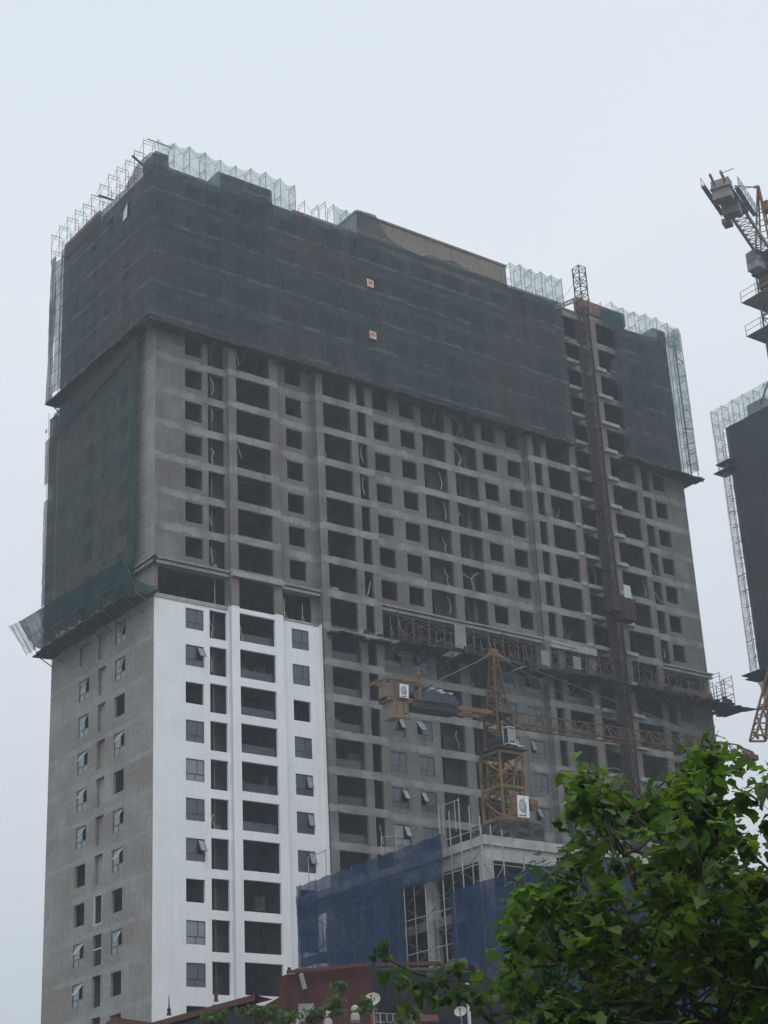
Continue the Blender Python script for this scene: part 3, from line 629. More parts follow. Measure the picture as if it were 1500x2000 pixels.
for (o_, u_, w2, lab) in (((-1.4, -.8, 100.2), (2.3, -.6, -.5), .08, 'thin plank resting across the scaffold top at the nearest roof corner'), ((-1.35, 9.0, 99.6), (1.6, 0, 0), .3, 'dark plank laid halfway along the bare scaffold frames of the side roof edge'), ((-2.2, .6, 98.9), (2.0, 1.2, .2), .25, 'dark plank poking out over the net just left of the nearest roof corner')):
    c = MB(); c.obox(o_, Vector(u_), Vector((0, w2, 0)), Vector((0, 0, .06))); tag(c.build('scaffold_plank', M['board']), lab, 'plank')
c = MB(); 
for i in range(26):
    x = 44+rnd.uniform(0, 6.5); c.bar((x, -1.3, 97.3+rnd.uniform(0, .4)), (x+rnd.uniform(-1, 1.2), -1.0, 97.3+rnd.uniform(.1, .9)), .06, 4)
tag(c.build('debris_pile', M['board']), 'tangle of dark scrap along the roof edge, left of the lattice mast', 'debris')

# catch platform along the transfer storey
root = thing('catch_platform', 'long rusty catch platform of dark boards slung along the open storey', 'platform', (44, -2, 54))
n1 = MB()
for i in range(70):
    x = 17.2+i*.72
    if x > 67.5: break
    inner = -.65 if any(a < x < b for a, b in ((16, 23.6), (43, 50.1), (54, 59.8))) else -.05
    zz = 54.15 if x < 45 else 54.35
    if rnd.random() < .06: continue
    n1.box(x, x+.70, -2.4+rnd.uniform(-.5, .25)+(.9 if x < 24 else 0), inner, zz+rnd.uniform(-.1, .06), zz+.12)
    if rnd.random() < .6: n1.obox((x, -2.3, zz), Vector((.7, 0, rnd.uniform(-.1, .1))), Vector((0, .08, 0)), Vector((0, -.1, rnd.uniform(.2, .9))))
n1.build('working_platform', M['board'], root)
n1 = MB()
for i in range(22):
    x = 57.5+i*.58
    if i in (6, 8, 15): continue
    n1.obox((x, -3.2+rnd.uniform(-.3, .3), 53.9+rnd.uniform(-.1, .1)), Vector((.56, 0, .02)), Vector((0, 2.2+rnd.uniform(-.6, .2), .25)), Vector((0, 0, .12)))
for i in range(5):
    n1.obox((67.1+i*.45, -2.4+rnd.uniform(-.3, .3), 54.0), Vector((.7, 0, rnd.uniform(-.1, .1))), Vector((0, 3+rnd.uniform(-1, .5), .1)), Vector((0, 0, .14)))
for i in range(12): n1.bar((66.5+rnd.uniform(0, 2), -2.2, 54.2), (67.5+rnd.uniform(-.5, 2.5), -1.5, 54.2+rnd.uniform(-.6, .5)), .07, 4)
n1.build('torn_boards', M['board'], root)
n1 = MB(); frames(n1, rng(24.2, 67, 1.75), 'x', -2.1, -.9, 54.3, lambda s: 56.9+.25*math.sin(s*2.1), 2, True, .045)
for x in rng(24, 66, .9):
    n1.bar((x, -1.5+rnd.uniform(-.5, .5), 54.3), (x+rnd.uniform(-.3, .3), -1.0, 56.3+rnd.uniform(-.6, .8)), .04, 3)
n1.bar((34.5, -2.3, 57.3), (46, -2.3, 57.0), .05, 4); n1.bar((28, -2.2, 57.1), (34.5, -2.4, 57.3), .04, 4)
for x in rng(24, 66, 3.2): n1.bar((x, -2.1, 54.1), (x, -.03, 53.0), .06, 4)
n1.build('rusty_frame', M['rust'], root)
n1 = MB(); n1.obox((30.6, -2.3, 54.6), Vector((1.3, 0, 0)), Vector((0, .05, 0)), Vector((.05, 0, 2.3))); n1.build('formwork_panel', M['cwg'], root); n1 = MB(); n1.obox((41.2, -2.3, 54.6), Vector((1.1, 0, 0)), Vector((0, .05, 0)), Vector((.05, 0, 1.5))); n1.build('formwork_panel', M['cwg'], root); n1 = MB(); n1.obox((45.5, -2.2, 54.9), Vector((1.0, 0, 0)), Vector((0, .05, 0)), Vector((.05, 0, 1.3)))
n1.build('formwork_panel', M['cwg'], root)
n1 = MB(); n1.box(44.0, 67, -.75, -.64, 57.3, 57.62) if False else n1.box(60.0, 67, -.2, -.02, 55.2, 56.1); n1.build('infill_board', M['rust'], root)
n1 = MB(); frames(n1, [67.4, 69.3], 'x', -1.2, .3, 54.3, 58.2, 2, True, .04)
for z in (55.0, 56.1, 57.0): n1.bar((67.2, -1.2, z), (69.3, -1.2, z), .03, 4); n1.bar((69.3, -1.2, z), (69.3, .3, z), .03, 4)
n1.build('guard_rail', M['steel'], root)

# ================================================================== HOIST
root = thing('construction_hoist', 'dark red construction hoist mast running up the whole front of the tower', 'hoist', (51.5, -2.6, 0))
n1 = MB(); lattice(n1, (51.6, -2.6, 0), (51.6, -2.6, 97), .75, .75, 66, .06, .035, upv=Vector((0, 1, 0))); n1.build('mast', M['hoist'], root)
n1 = MB(); lattice(n1, (51.6, -2.6, 97), (51.6, -2.6, 102.3), 1.0, 1.0, 6, .075, .045, upv=Vector((0, 1, 0))); n1.build('mast_head', M['rust'], root)
n1 = MB()
for i in range(30):
    z = 1.5+i*3.3; 
    if z > 96: break
    n1.box(50.95+rnd.uniform(-.06, .06), 52.3+rnd.uniform(-.06, .06), -1.9, -1.86, z-.9, z+2.1); n1.box(50.9, 52.4, -1.95, -1.9, z+1.0, z+1.1)
    n1.bar((51.2, -2.2, z), (50.6, -.5, z), .06, 4); n1.bar((52.0, -2.2, z), (53.0, -.1, z), .06, 4)
n1.box(52.25, 52.36, -2.7, -2.5, 0, 96.5)
n1.build('landing_gate', M['hoist'], root)
n1 = MB(); z = 60.9; n1.box(52.0, 53.7, -3.5, -2.2, z, z+2.3)
for x in (52.1, 52.9, 53.6): n1.bar((x, -3.55, z), (x, -3.55, z+2.3), .05, 4)
n1.box(50.8, 52.4, -3.2, -1.9, z+.8, z+2.6); n1.build('cage', M['hoist'], root)
n1 = MB(); n1.box(52.3, 53.5, -3.4, -2.4, z+2.32, z+2.45); n1.obox((52.4, -3.4, z+2.45), Vector((.9, 0, 0)), Vector((0, .06, 0)), Vector((0, 0, 1.3))); n1.build('cage_panel', M['sheet'], root)
n1 = MB(); lattice(n1, (48.6, -1.2, 96.9), (51.2, -2.4, 98.4), .35, .35, 5, .05, .03); n1.bar((49.6, -1.4, 98.0), (51.5, -2.6, 101.3), .025, 4); n1.build('tie_arm', M['greysteel'], root)

# ================================================================== TOWER CRANE IN FRONT OF THE TOWER
cx, cy, cz = 25.05, -14.0, 44.2
root = thing('tower_crane', 'orange tower crane with a tan ballast box, between the low building and the tower', 'crane', (cx, cy, 0))
X_ = Vector((1, -.07, 0)).normalized(); Yv = Vector((0, 1, 0))
def at(a, b, z): return Vector((cx, cy, 0))+X_*a+Vector((.07, 1, 0)).normalized()*b+Vector((0, 0, z))
n1 = MB(); lattice(n1, (cx, cy, 0), (cx, cy, 40.6), 1.7, 1.7, 26, .1, .06, upv=Yv); n1.build('mast', M['crane'], root)
n1 = MB(); lattice(n1, (cx, cy, 34.9), (cx, cy, 40.5), 2.5, 2.5, 3, .14, .08, upv=Yv)
for z in (35.0, 37.6, 40.5): n1.box(cx-1.3, cx+1.3, cy-1.32, cy-1.2, z-.12, z+.12); n1.box(cx-1.32, cx-1.2, cy-1.3, cy+1.3, z-.12, z+.12); n1.box(cx-1.3, cx+1.3, cy+1.2, cy+1.32, z-.12, z+.12); n1.box(cx+1.2, cx+1.32, cy-1.3, cy+1.3, z-.12, z+.12)
n1.box(cx-.5, cx+.5, cy-1.28, cy-1.2, 35.2, 37.2); n1.bar((cx-.6, cy-1.2, 35), (cx+.6, cy-1.2, 40), .09, 4); n1.build('climbing_cage', M['crane'], root)
n1 = MB(); n1.box(cx-.8, cx+.8, cy-.8, cy+.8, 40.7, 41.4); n1.box(cx-1.5, cx+1.6, cy-1.6, cy+1.5, 40.75, 40.85)
n1.box(cx-.9, cx+.9, cy-.9, cy+.9, 41.4, 41.8); n1.bar((cx-2.6, cy-1.6, 40.4), (cx+.4, cy-1.6, 41.6), .05, 4); n1.build('slewing_ring', M['black'], root)
n1 = MB(); lattice(n1, (cx, cy, 41.8), (cx, cy, 44.2), 1.7, 1.7, 2, .11, .07, upv=Yv); lattice(n1, (cx, cy, 44.2), (cx, cy, 49.4), 1.35, 1.35, 6, .1, .06, upv=Yv, taper=.28); n1.bar((cx-.5, cy-.5, 44.2), (cx-.1, cy-.1, 49.3), .12, 4); n1.box(cx-1.1, cx+1.1, cy-.95, cy+.95, 44.0, 44.2); n1.build('tower_head', M['jib'], root)
n1 = MB(); p = Vector((cx, cy, 49.5)); n1.box(cx-.35, cx+.35, cy-.25, cy+.25, 49.2, 49.85)
n1.obox(p+Vector((.2, -.1, -.1)), Vector((1.7, 0, -.55)), Vector((0, .2, 0)), Vector((0, 0, .28))); n1.obox(p+Vector((-.2, -.1, -.1)), Vector((-.7, 0, -.4)), Vector((0, .2, 0)), Vector((0, 0, .22))); n1.obox(p+Vector((-.1, -.15, -1.2)), Vector((.25, 0, 0)), Vector((0, .3, 0)), Vector((0, 0, 1.2))); n1.build('head_sheave', M['crane'], root)
n1 = MB(); lattice(n1, at(1, 0, 43.9), at(27.2, 0, 43.9), 1.25, 1.2, 22, .075, .04, tri=True); lattice(n1, at(27.2, 0, 43.9), at(28.9, 0, 43.55), 1.25, .9, 2, .08, .05, tri=True)
n1.box(cx+27.6, cx+28.9, cy-2.6, cy-1.5, 43.1, 43.6); 
for i in range(8): n1.bar(at(27+rnd.uniform(0, 2.0), -.4, 43.3), at(27.3+rnd.uniform(0, 2.2), .3, 43.9+rnd.random()*.6), .05, 4)
n1.build('jib', M['jib'], root)
n1 = MB(); 
for b in (-.75, .6):
    n1.obox(at(-11.4, b, 43.75), X_*10.6, Yv*.14, Vector((0, 0, .36)))
for i in range(9): n1.obox(at(-11.2+i*1.25, -.7, 43.85), X_*.12, Yv*1.4, Vector((0, 0, .1)))
n1.obox(at(-11.4, -.7, 44.1), X_*6.0, Yv*1.4, Vector((0, 0, .05)))
n1.build('counter_jib', M['crane'], root)
n1 = MB(); n1.obox(at(-10.9, -.75, 42.4), X_*.95, Yv*1.5, Vector((0, 0, 3.0))); n1.obox(at(-9.93, -.75, 42.8), X_*.4, Yv*1.5, Vector((0, 0, 2.6))); n1.build('ballast', M['tan'], root)
n1 = MB(); n1.obox(at(-11.7, -1.1, 45.4), X_*3.2, Yv*.2, Vector((0, 0, .25))); n1.obox(at(-11.7, .9, 45.4), X_*3.2, Yv*.2, Vector((0, 0, .25))); n1.obox(at(-11.9, -1.1, 45.3), X_*.2, Yv*2.2, Vector((0, 0, .2))); n1.bar(at(-9.3, -1, 45.6), at(-8.4, -1, 46.4), .1, 4); n1.bar(at(-8.4, -1, 46.4), at(-8.5, -1, 44.0), .1, 4); n1.bar(at(-9.2, .9, 45.6), at(-8.4, .9, 46.4), .1, 4); n1.obox(at(-11.1, -1.1, 42.2), X_*1.6, Yv*.15, Vector((0, 0, .2)))
for a in (-10.8, -9.7): n1.bar(at(a, -1, 45.7), at(a, -1, 42.2), .06, 4)
n1.build('ballast_frame', M['crane'], root)
n1 = MB(); n1.obox(at(-9.2, -.75, 43.45), X_*4.7, Yv*1.5, Vector((0, 0, .5))); n1.build('machine_deck', M['black'], root)
n1 = MB(); 
nu = 14
pts = []
for i in range(nu+1):
    u = i/nu; hgt = .55+.75*math.sin(u*math.pi)**.7+.15*math.sin(u*17)
    for b, q in ((-1.0, 0), (-.95, .75), (-.4, 1.0), (.3, .95), (.9, .4)): pts.append(at(-9.0+u*4.4, b+rnd.uniform(-.07, .07), 44.0+hgt*q+rnd.uniform(-.06, .06)))
k = len(n1.v); n1.v += [tuple(q) for q in pts]
for i in range(nu):
    for j in range(4): a = k+i*5+j; n1.f.append((a, a+1, a+6, a+5)); n1.mi.append(0)
n1.build('winch_cover', M['tarp'], root)
n1 = MB()
for i in range(7): n1.obox(at(-7.5+i*.3, -.95+.05*i, 45.05+.1*math.sin(i*2)), X_*.3, Yv*.3, Vector((0, -.02, .12))) if i % 3 else n1.obox(at(-7.5+i*.3, -.9, 44.9), X_*.5, Yv*.2, Vector((.1, 0, .12)))
n1.build('wet_sheeting', M['sheet'], root)
n1 = MB(); 
n1.bar((cx-.3, cy, 49.3), at(-9.0, 0, 44.6), .05, 5); n1.bar((cx+.3, cy, 49.3), at(12, 0, 45.1), .035, 4); n1.bar((cx+.3, cy, 49.4), at(22, 0, 45.1), .035, 4); n1.build('tie_bar', M['rust'], root)
n1 = MB(); n1.box(cx-.4, cx+.2, cy-1.6, cy-1.05, 41.2, 42.5); n1.build('cab', M['black'], root)
n1 = MB(); x0, x1, y0, y1, z0, z1 = cx-.45, cx+.25, cy-1.65, cy-1.0, 41.15, 42.55
for a in ((x0, y0), (x1, y0), (x0, y1)): n1.bar((*a, z0), (*a, z1), .035, 4)
for z in (z0, z1): n1.bar((x0, y0, z), (x1, y0, z), .05, 4); n1.bar((x0, y0, z), (x0, y1, z), .05, 4)
n1.bar((x0, y0, 41.1), (x1+.9, y0, 41.05), .045, 4); n1.build('cab_frame', M['sheet'], root)
n1 = MB(); n1.box(cx-.36, cx+.16, cy-1.64, cy-1.62, 41.35, 42.4); n1.build('cab_window', M['glass2'], root)
# timber collar and tie at the foot of the cage
n1 = MB()
for i in range(60):
    a = rnd.uniform(-2.6, 2.4); b = rnd.uniform(-1.9, 1.8); n1.obox((cx+a, cy+b, 33.9+rnd.uniform(-.5, .5)-.12*abs(a)), Vector((rnd.uniform(-1.6, 1.6), rnd.uniform(-.8, .8), rnd.uniform(-.5, .3))), Vector((0, .18, 0)), Vector((0, 0, .06)))
n1.box(cx-2.2, cx+2.0, cy-2.0, cy+1.8, 34.5, 34.65); n1.build('timber_collar', M['rust'], root)
n1 = MB(); netsheet(n1, (cx-2.4, cy-2.1, 33.2), (cx+2.4, cy-2.1, 32.6), (cx+2.1, cy-2.0, 34.5), (cx-2.2, cy-2.0, 34.5), 14, 5, .25, 33, .4); netsheet(n1, (cx-2.3, cy+1.8, 33.0), (cx-2.4, cy-2.1, 33.2), (cx-2.2, cy-2.0, 34.5), (cx-2.2, cy+1.8, 34.5), 12, 5, .25, 34, .4); n1.build('dark_tarpaulin', M['board'], root)
# banners with a round emblem
def banner(o, ux, hgt, lab):
    o = Vector(o); s = thing('banner', lab, 'banner', tuple(o), 'banners hung on the crane'); ux = Vector(ux); nn = Vector((ux.y, -ux.x, 0)).normalized(); uz = Vector((.06, 0, hgt))
    b = MB(); b.obox(o, ux, uz, -nn*.02); b.build('cloth', M['banner'], s)
    def disc(cu, cv, ru, rv, off, a0, a1, mt, nm, r0=0):
        b = MB(); n = 20; pts = [];
        for i in range(n+1):
            t = a0+(a1-a0)*i/n; q = lambda r: o+ux*(cu+ru*r*math.cos(t))+uz*(cv+rv*r*math.sin(t))+nn*off
            pts.append((q(r0), q(1)))
        for (a, a2), (c2, c3) in zip(pts, pts[1:]): b.quad(a, a2, c3, c2)
        b.build(nm, mt, s)
    disc(.42, .52, .30, .33, .004, 0, 2*math.pi, M['emblem'], 'emblem')
    disc(.42, .56, .13, .14, .008, 0, 2*math.pi, M['banner'], 'emblem_ring', .72)
    disc(.60, .42, .15, .30, .011, -math.pi/2, math.pi/2, M['emblem2'], 'emblem_half')
    b = MB(); b.obox(o+ux*.56+uz*.86+nn*.008, ux*.1, uz*.07, nn*.004); b.obox(o+ux*.12+uz*.05+nn*.008, ux*.62, uz*.07, nn*.004); b.build('lettering', M['emblem2'], s)
banner((cx-.75, cy-2.4, 34.75), (1.15, -.09, 0), 1.8, 'white banner with a grey-green round emblem at the foot of the orange climbing cage')
banner(at(-10.6, -1.25, 43.9), X_*.85, 1.15, 'smaller white banner with a round emblem on the tan ballast box')
n1 = MB(); b = Vector((cx+1.9, cy-1, 36.4)); n1.box(b.x, b.x+.9, b.y, b.y+.6, b.z, b.z+.45); n1.obox(b+Vector((.2, .1, -.4)), Vector((.5, 0, 0)), Vector((0, .4, 0)), Vector((0, 0, .4))); n1.bar(b+Vector((.45, .3, .45)), (b.x+.45, b.y+.3, 43.4), .02, 4)
tag(n1.build('hook_block', M['crane']), 'orange hook block hanging on a rope right of the climbing cage', 'hook block')
# ================================================================== CRANE AT THE RIGHT EDGE
def Hd(x, y, d):
    """point the surveyed sight line meets at horizontal distance d"""
    q = RT*((x-750)/FPX) - UP*((y-1000)/FPX) + fwd
    return CAM + q*(d/math.hypot(q.x, q.y))
root = thing('tower_crane', 'tall tower crane at the upper right edge with grey counterweights hanging high over the site', 'crane', (52.6, -27.4, 0))
mx_, my_ = 52.6, -27.4; n1 = MB(); lattice(n1, (mx_, my_, 0), (mx_, my_, 89.5), 1.8, 1.8, 52, .1, .06, upv=Vector((0, 1, 0))); n1.build('mast', M['greysteel'], root)
dv = Vector((-.905, -.426, 0)); sv = Vector((-dv.y, dv.x, 0))
def rc(a, b, z): return Vector((mx_, my_, 0))+dv*a+sv*b+Vector((0, 0, z))
n1 = MB()
for b in (-.68, .68): n1.obox(rc(0, b-.1, 90.8), dv*14.4, sv*.2, Vector((0, 0, .4)))
for i in range(9):
    a = 1+i*.95; n1.bar(rc(a, -.68, 91), rc(a+.95, .68, 91), .04, 4); n1.bar(rc(a, .68, 91), rc(a+.95, -.68, 91), .04, 4); n1.bar(rc(a, -.68, 91), rc(a, .68, 91), .05, 4)
n1.build('counter_jib', M['greysteel'], root)
n1 = MB(); n1.obox(rc(8.6, -.95, 90.9), dv*5.6, sv*1.9, Vector((0, 0, .12)))
for b in (-1.5, 1.05): n1.obox(rc(7.6 if b > 0 else 9.5, b, 90.95), dv*5.6, sv*.42, Vector((0, 0, .05)))
n1.build('deck', M['greysteel'], root)
n1 = MB()
for b, a0 in ((1.5, 7.4), (-1.5, 9.1)):
    for i in range(7): a = a0+i*.95; n1.bar(rc(a, b, 90.9), rc(a, b, 92.1), .03, 4)
    for z in (91.5, 92.1): n1.bar(rc(a0, b, z), rc(a0+5.7, b, z), .03, 4)
n1.build('guard_rail', M['steel'], root)
n1 = MB()
for b in (1.52, -1.52): netsheet(n1, rc(7.5 if b > 0 else 9.2, b, 90.95), rc(13.6, b, 90.95), rc(13.6, b, 92.0), rc(7.5 if b > 0 else 9.2, b, 92.0), 12, 3, .03, 40)
n1.build('rail_mesh', M['thin'], root)
n1 = MB(); n1.obox(rc(12.9, -.85, 89.9), dv*1.1, sv*1.7, Vector((0, 0, 2.0))); n1.build('counterweight', M['cw'], root)
n1 = MB(); n1.obox(rc(10.4, -.8, 89.6), dv*1.2, sv*1.6, Vector((0, 0, 1.7))); n1.build('counterweight', M['cwg'], root)
n1 = MB(); n1.obox(rc(8.6, -1.0, 91.1), dv*1.8, sv*2.0, Vector((0, 0, 1.3))); n1.obox(rc(8.0, -1.6, 90.3), dv*1.1, sv*.8, Vector((0, 0, .5))); n1.build('winch', M['greysteel'], root)
n1 = MB(); 
for b in (-.5, .5): n1.bar(rc(13.9, b, 91.4), rc(15.2, b, 91.9), .13, 6); 
n1.bar(rc(14.9, .5, 91.8), rc(14.9, 1.7, 91.9), .04, 4); n1.build('end_stop', M['greysteel'], root)
n1 = MB(); 
top_ = Vector((51.0, -29.0, 97.6))
for a, b in ((1.2, -.8), (1.2, .8), (-.8, -.8), (-.8, .8)): n1.bar(rc(a, b, 90.5), top_+Vector((rnd.uniform(-.15, .15), 0, 0)), .1, 4)
for k in range(1, 6):
    t = k/6; ps = [rc(a, b, 90.5).lerp(top_, t) for a, b in ((1.2, -.8), (1.2, .8), (-.8, .8), (-.8, -.8))]
    for i in range(4): n1.bar(ps[i], ps[(i+1) % 4], .05, 4)
n1.bar(top_, top_-Vector((.6, 0, .3)), .16, 5); n1.bar(top_-Vector((.2, 0, .2)), top_+Vector((-2.6, .8, -.4)), .06, 4); n1.obox(top_+Vector((.4, -.4, -2.6)), Vector((1.2, 0, 0)), Vector((0, .8, 0)), Vector((0, 0, 1.0)))
n1.build('apex_frame', M['crane'], root)
n1 = MB(); n1.bar(top_, rc(13, .8, 91.3), .04, 4); n1.bar(top_, rc(13, -.8, 91.3), .04, 4); n1.build('tie_bar', M['steel'], root)
n1 = MB(); n1.box(mx_-1.2, mx_+1.2, my_-1.2, my_+1.2, 88.9, 90.8); n1.obox(rc(-.6, -.9, 87.2), dv*1.6, sv*1.8, Vector((0, 0, 1.8))); n1.build('slewing_unit', M['jib'], root)
n1 = MB(); cb = Vector((50.2, -28.0, 88.8)); n1.obox(cb, Vector((1.8, -.1, 0)), Vector((.1, 1.3, 0)), Vector((0, 0, 2.0))); n1.build('cab', M['greysteel'], root)
n1 = MB(); n1.obox(cb+Vector((-.03, -.04, .85)), Vector((1.5, -.08, 0)), Vector((0, .02, 0)), Vector((0, 0, 1.05))); n1.obox(cb+Vector((-.04, .1, .85)), Vector((.02, 0, 0)), Vector((.08, 1.0, 0)), Vector((0, 0, 1.05))); n1.build('cab_window', M['glass'], root)
for z in (85.6, 81.9):
    n1 = MB(); n1.box(mx_-2.8, mx_+2.0, my_-2.2, my_+1.6, z, z+.08)
    for a, b in ((-2.8, -2.2), (-2.8, 1.6), (-1.2, -2.2), (2.0, -2.2), (-2.8, -.3)): n1.bar((mx_+a, my_+b, z), (mx_+a, my_+b, z+1.2), .035, 4)
    for k in (.6, 1.2): n1.bar((mx_-2.8, my_-2.2, z+k), (mx_+2.0, my_-2.2, z+k), .03, 4); n1.bar((mx_-2.8, my_-2.2, z+k), (mx_-2.8, my_+1.6, z+k), .03, 4)
    n1.build('mast_platform', M['greysteel'], root)
n1 = MB(); n1.obox((50.6, -29.8, 82.4), Vector((1.9, -.1, 0)), Vector((0, .06, 0)), Vector((.03, 0, 2.1))); n1.build('banner_cloth', M['banner'], root)
b = MB(); pts = []
for i in range(17):
    t = i/16*6.2832; pts.append(Vector((51.4+.5*math.cos(t), -29.87, 83.4+.65*math.sin(t))))
for p_, q_ in zip(pts, pts[1:]): b.bar(p_, q_, .06, 4)
b.build('emblem', M['emblem2'], root)
n1 = MB(); lattice(n1, rc(-1, 0, 91.2), rc(-30, 0, 91.2), 1.4, 1.4, 20, .08, .05, tri=True); n1.build('jib', M['crane'], root)

a_, b_, c2 = Hd(1477, 1436, 150), Hd(1514, 1292, 150), Hd(1508, 1436, 150)
n1 = MB()
for off in (Vector((0, 0, 0)), Vector((.9, 1.6, 0))):
    n1.bar(a_+off, b_+off, .14, 4); n1.bar(a_+off, c2+off, .12, 4); n1.bar(c2+off, b_+off*.5, .14, 4)
    for k in (.08, .16, .25, .36, .5, .66): n1.bar(a_.lerp(b_, k)+off, c2.lerp(b_, k)+off, .06, 4)
    n1.bar(a_.lerp(b_, .36)+off, c2+off, .09, 4)
for k in (0, .2, .4, .6, .8): n1.bar(a_.lerp(b_, k), a_.lerp(b_, k)+Vector((.9, 1.6, 0)), .06, 4)
n1.bar(a_+Vector((-.3, 0, .3)), a_+Vector((.2, 0, -.3)), .13, 5); n1.bar(c2+Vector((-.6, 0, -.3)), c2+Vector((-.2, 0, -.6)), .1, 5)
q0 = Hd(1560, 1436, 152)
root = thing('tower_crane', 'orange crane whose lattice foot juts into view at the right edge below the second tower', 'crane', (q0.x, q0.y, 0))
n1.bar(c2, (q0.x, q0.y, c2.z), .14, 4); n1.bar(b_, (q0.x, q0.y, b_.z), .14, 4)
n1.build('lattice_foot', M['crane'], root)
n1 = MB(); lattice(n1, (q0.x, q0.y, 0), (q0.x, q0.y, 48.5), 1.8, 1.8, 28, .1, .06, upv=Vector((0, 1, 0))); n1.build('mast', M['crane'], root)

# ================================================================== SECOND TOWER
root = thing('netted_tower', 'second unfinished tower at the right edge, wrapped in dark net', 'building', (100, -10, 0))
n1 = MB(); X2 = 87.4; hs = []
for i in range(29):
    z = 96.0-3.3*(i+1)
    for j in range(9): y = -36+j*5.1; hs.append((y, y+2.6, z+.6, z+2.7))
facade(n1, lambda u, z, d: (X2+d, u, z), -40, 10, 0, 96, hs, .3); n1.box(X2+.3, 125, 9.7, 10, 0, 96); n1.box(X2+.3, 125, -40, -39.7, 0, 96); n1.box(X2+6, X2+6.3, -39, 9, 0, 95); n1.box(X2, 125, -40, 10, 96, 96.3)
for i in range(29): z = 96.0-3.3*(i+1); n1.box(X2+.31, X2+6, -39, 9.6, z, z+.2)
n1.box(X2, X2+3, 3.6, 6.4, 96.3, 98.6); n1.build('wall', M['plaster'], root)
n1 = MB(); netsheet(n1, (85.9, 9.0, 64.3), (85.9, -40, 64.0), (85.9, -40, 96.6), (85.9, 9.0, 96.2), 60, 40, .1, 50, .2, nrm=Vector((-1, 0, 0))); n1.build('net_sheet', M['net3'], root)
n1 = MB(); netsheet(n1, (85.9, -3, 96), (85.9, -40, 96), (85.9, -40, 101.5), (85.9, -6, 98.2), 20, 6, .2, 51, .2); n1.build('sagging_net', M['net3'], root)
n1 = MB(); netsheet(n1, (85.6, 10.9, 90.9), (85.6, 9.0, 90.9), (85.6, 9.0, 99.2), (85.6, 10.9, 99.2), 4, 12, .08, 52, .1); netsheet(n1, (85.6, 10.2, 64.5), (85.6, 9.0, 64.5), (85.6, 9.0, 90.2), (85.6, 10.3, 90.4), 3, 30, .14, 53, .2)
n1.build('corner_net', M['thin'], root)
n1 = MB(); netsheet(n1, (85.6, 9.0, 96), (85.6, -38, 96), (85.6, -38, 99.6), (85.6, 9.0, 99.2), 50, 4, .06, 54); n1.build('roof_net', M['thin'], root)
n1 = MB(); frames(n1, rng(-30, 10.8, 1.75), 'y', 85.7, 86.9, 96, 99.4, 2, True, .035); frames(n1, [9.3, 10.7], 'y', 85.7, 86.9, 91, 96, 3, True, .04); frames(n1, [9.3, 10.1], 'y', 85.7, 86.9, 64.5, 90.5, 15, True, .035); n1.build('scaffold_pipe', M['rust'], root)
n1 = MB(); 
for (y1, z) in ((11.3, 90.6), (10.8, 91.6), (11.2, 64.2), (10.7, 63.6)): n1.box(85.2, 87.3, 8, y1, z, z+.1)
for i in range(12): n1.bar((85.5, 9.1+rnd.uniform(0, 1.0), 66+i*2.1), (86.5, 9.1+rnd.uniform(0, 1.0), 66.5+i*2.1), .06, 4)
for i in range(16): y = 3-i*2.3; n1.bar((86, y, 97), (86, y-1.6, 98.3+rnd.uniform(0, 1)), .12, 4)
n1.build('working_platform', M['board'], root)
n1 = MB(); netsheet(n1, (86.6, 9.4, 60.6), (86.6, -20, 60.2), (86.9, -20, 64.2), (86.9, 10.4, 64.0), 30, 6, .3, 55, .2); n1.build('torn_net', M['net'], root)
n1 = MB(); n1.box(85.9, 87.3, 7.4, 10.2, 60.0, 60.2); n1.build('ledge_boards', M['board'], root)

# ================================================================== LOW BUILDING WITH BLUE NET
LX, LY = .7, -40.0; ZR = 25.7
root = thing('low_concrete_building', 'low concrete frame building under construction with pale roof beam in front of the tower', 'building', (20, -30, 0))
n1 = MB()
n1.box(LX, 42, LY, LY+.4, ZR-1.35, ZR-.45); n1.box(LX-.12, 42.1, LY-.12, LY+.4, ZR-.45, ZR+.15) ; n1.box(LX, LX+.4, LY+.4, -19.5, ZR-1.35, ZR-.45); n1.box(LX-.12, LX+.4, LY+.4, -19.5, ZR-.45, ZR+.1)
n1.box(LX+.4, 42, LY+.4, -19.5, ZR-.75, ZR-.5); n1.build('roof_beam', M['pale'], root)
n1 = MB()
for k in range(1, 8):
    z = ZR-.8-3.25*k; n1.box(LX+.02, 42, LY+.02, LY+.35, z-.55, z); n1.box(LX+.02, LX+.35, LY+.35, -19.5, z-.55, z); n1.box(LX+.35, 41.9, LY+.35, -19.6, z-.2, z-.02)
n1.build('floor', M['concrete'], root)
def column(x, y, w=.65): 
    c = MB(); c.box(x, x+w, y, y+w, 0, ZR-1.35); c.build('column', M['pale'], root)
for x in (LX-.05, 7.4, 14.1, 20.8, 27.5, 34.2, 41): column(x, LY-.04)
for y in (-34.6, -28.9, -23.6): column(LX-.05, y)
for x in (7.4, 14.1, 20.8): column(x, -33)
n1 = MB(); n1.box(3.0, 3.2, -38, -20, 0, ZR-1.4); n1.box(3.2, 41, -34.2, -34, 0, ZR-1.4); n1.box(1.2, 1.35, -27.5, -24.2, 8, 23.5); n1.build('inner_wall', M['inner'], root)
for (y, z, dy) in ((-22.3, 21.6, .9), (-23.6, 21.6, 1.0), (-26.3, 21.9, .5), (-22.4, 17.8, .9), (-23.5, 17.8, .9)):
    n1 = MB(); n1.box(LX+.3, LX+.36, y-dy, y, z-.2, z+1.7); n1.build('pale_panel', M['cwg'], root)
n1 = MB(); 
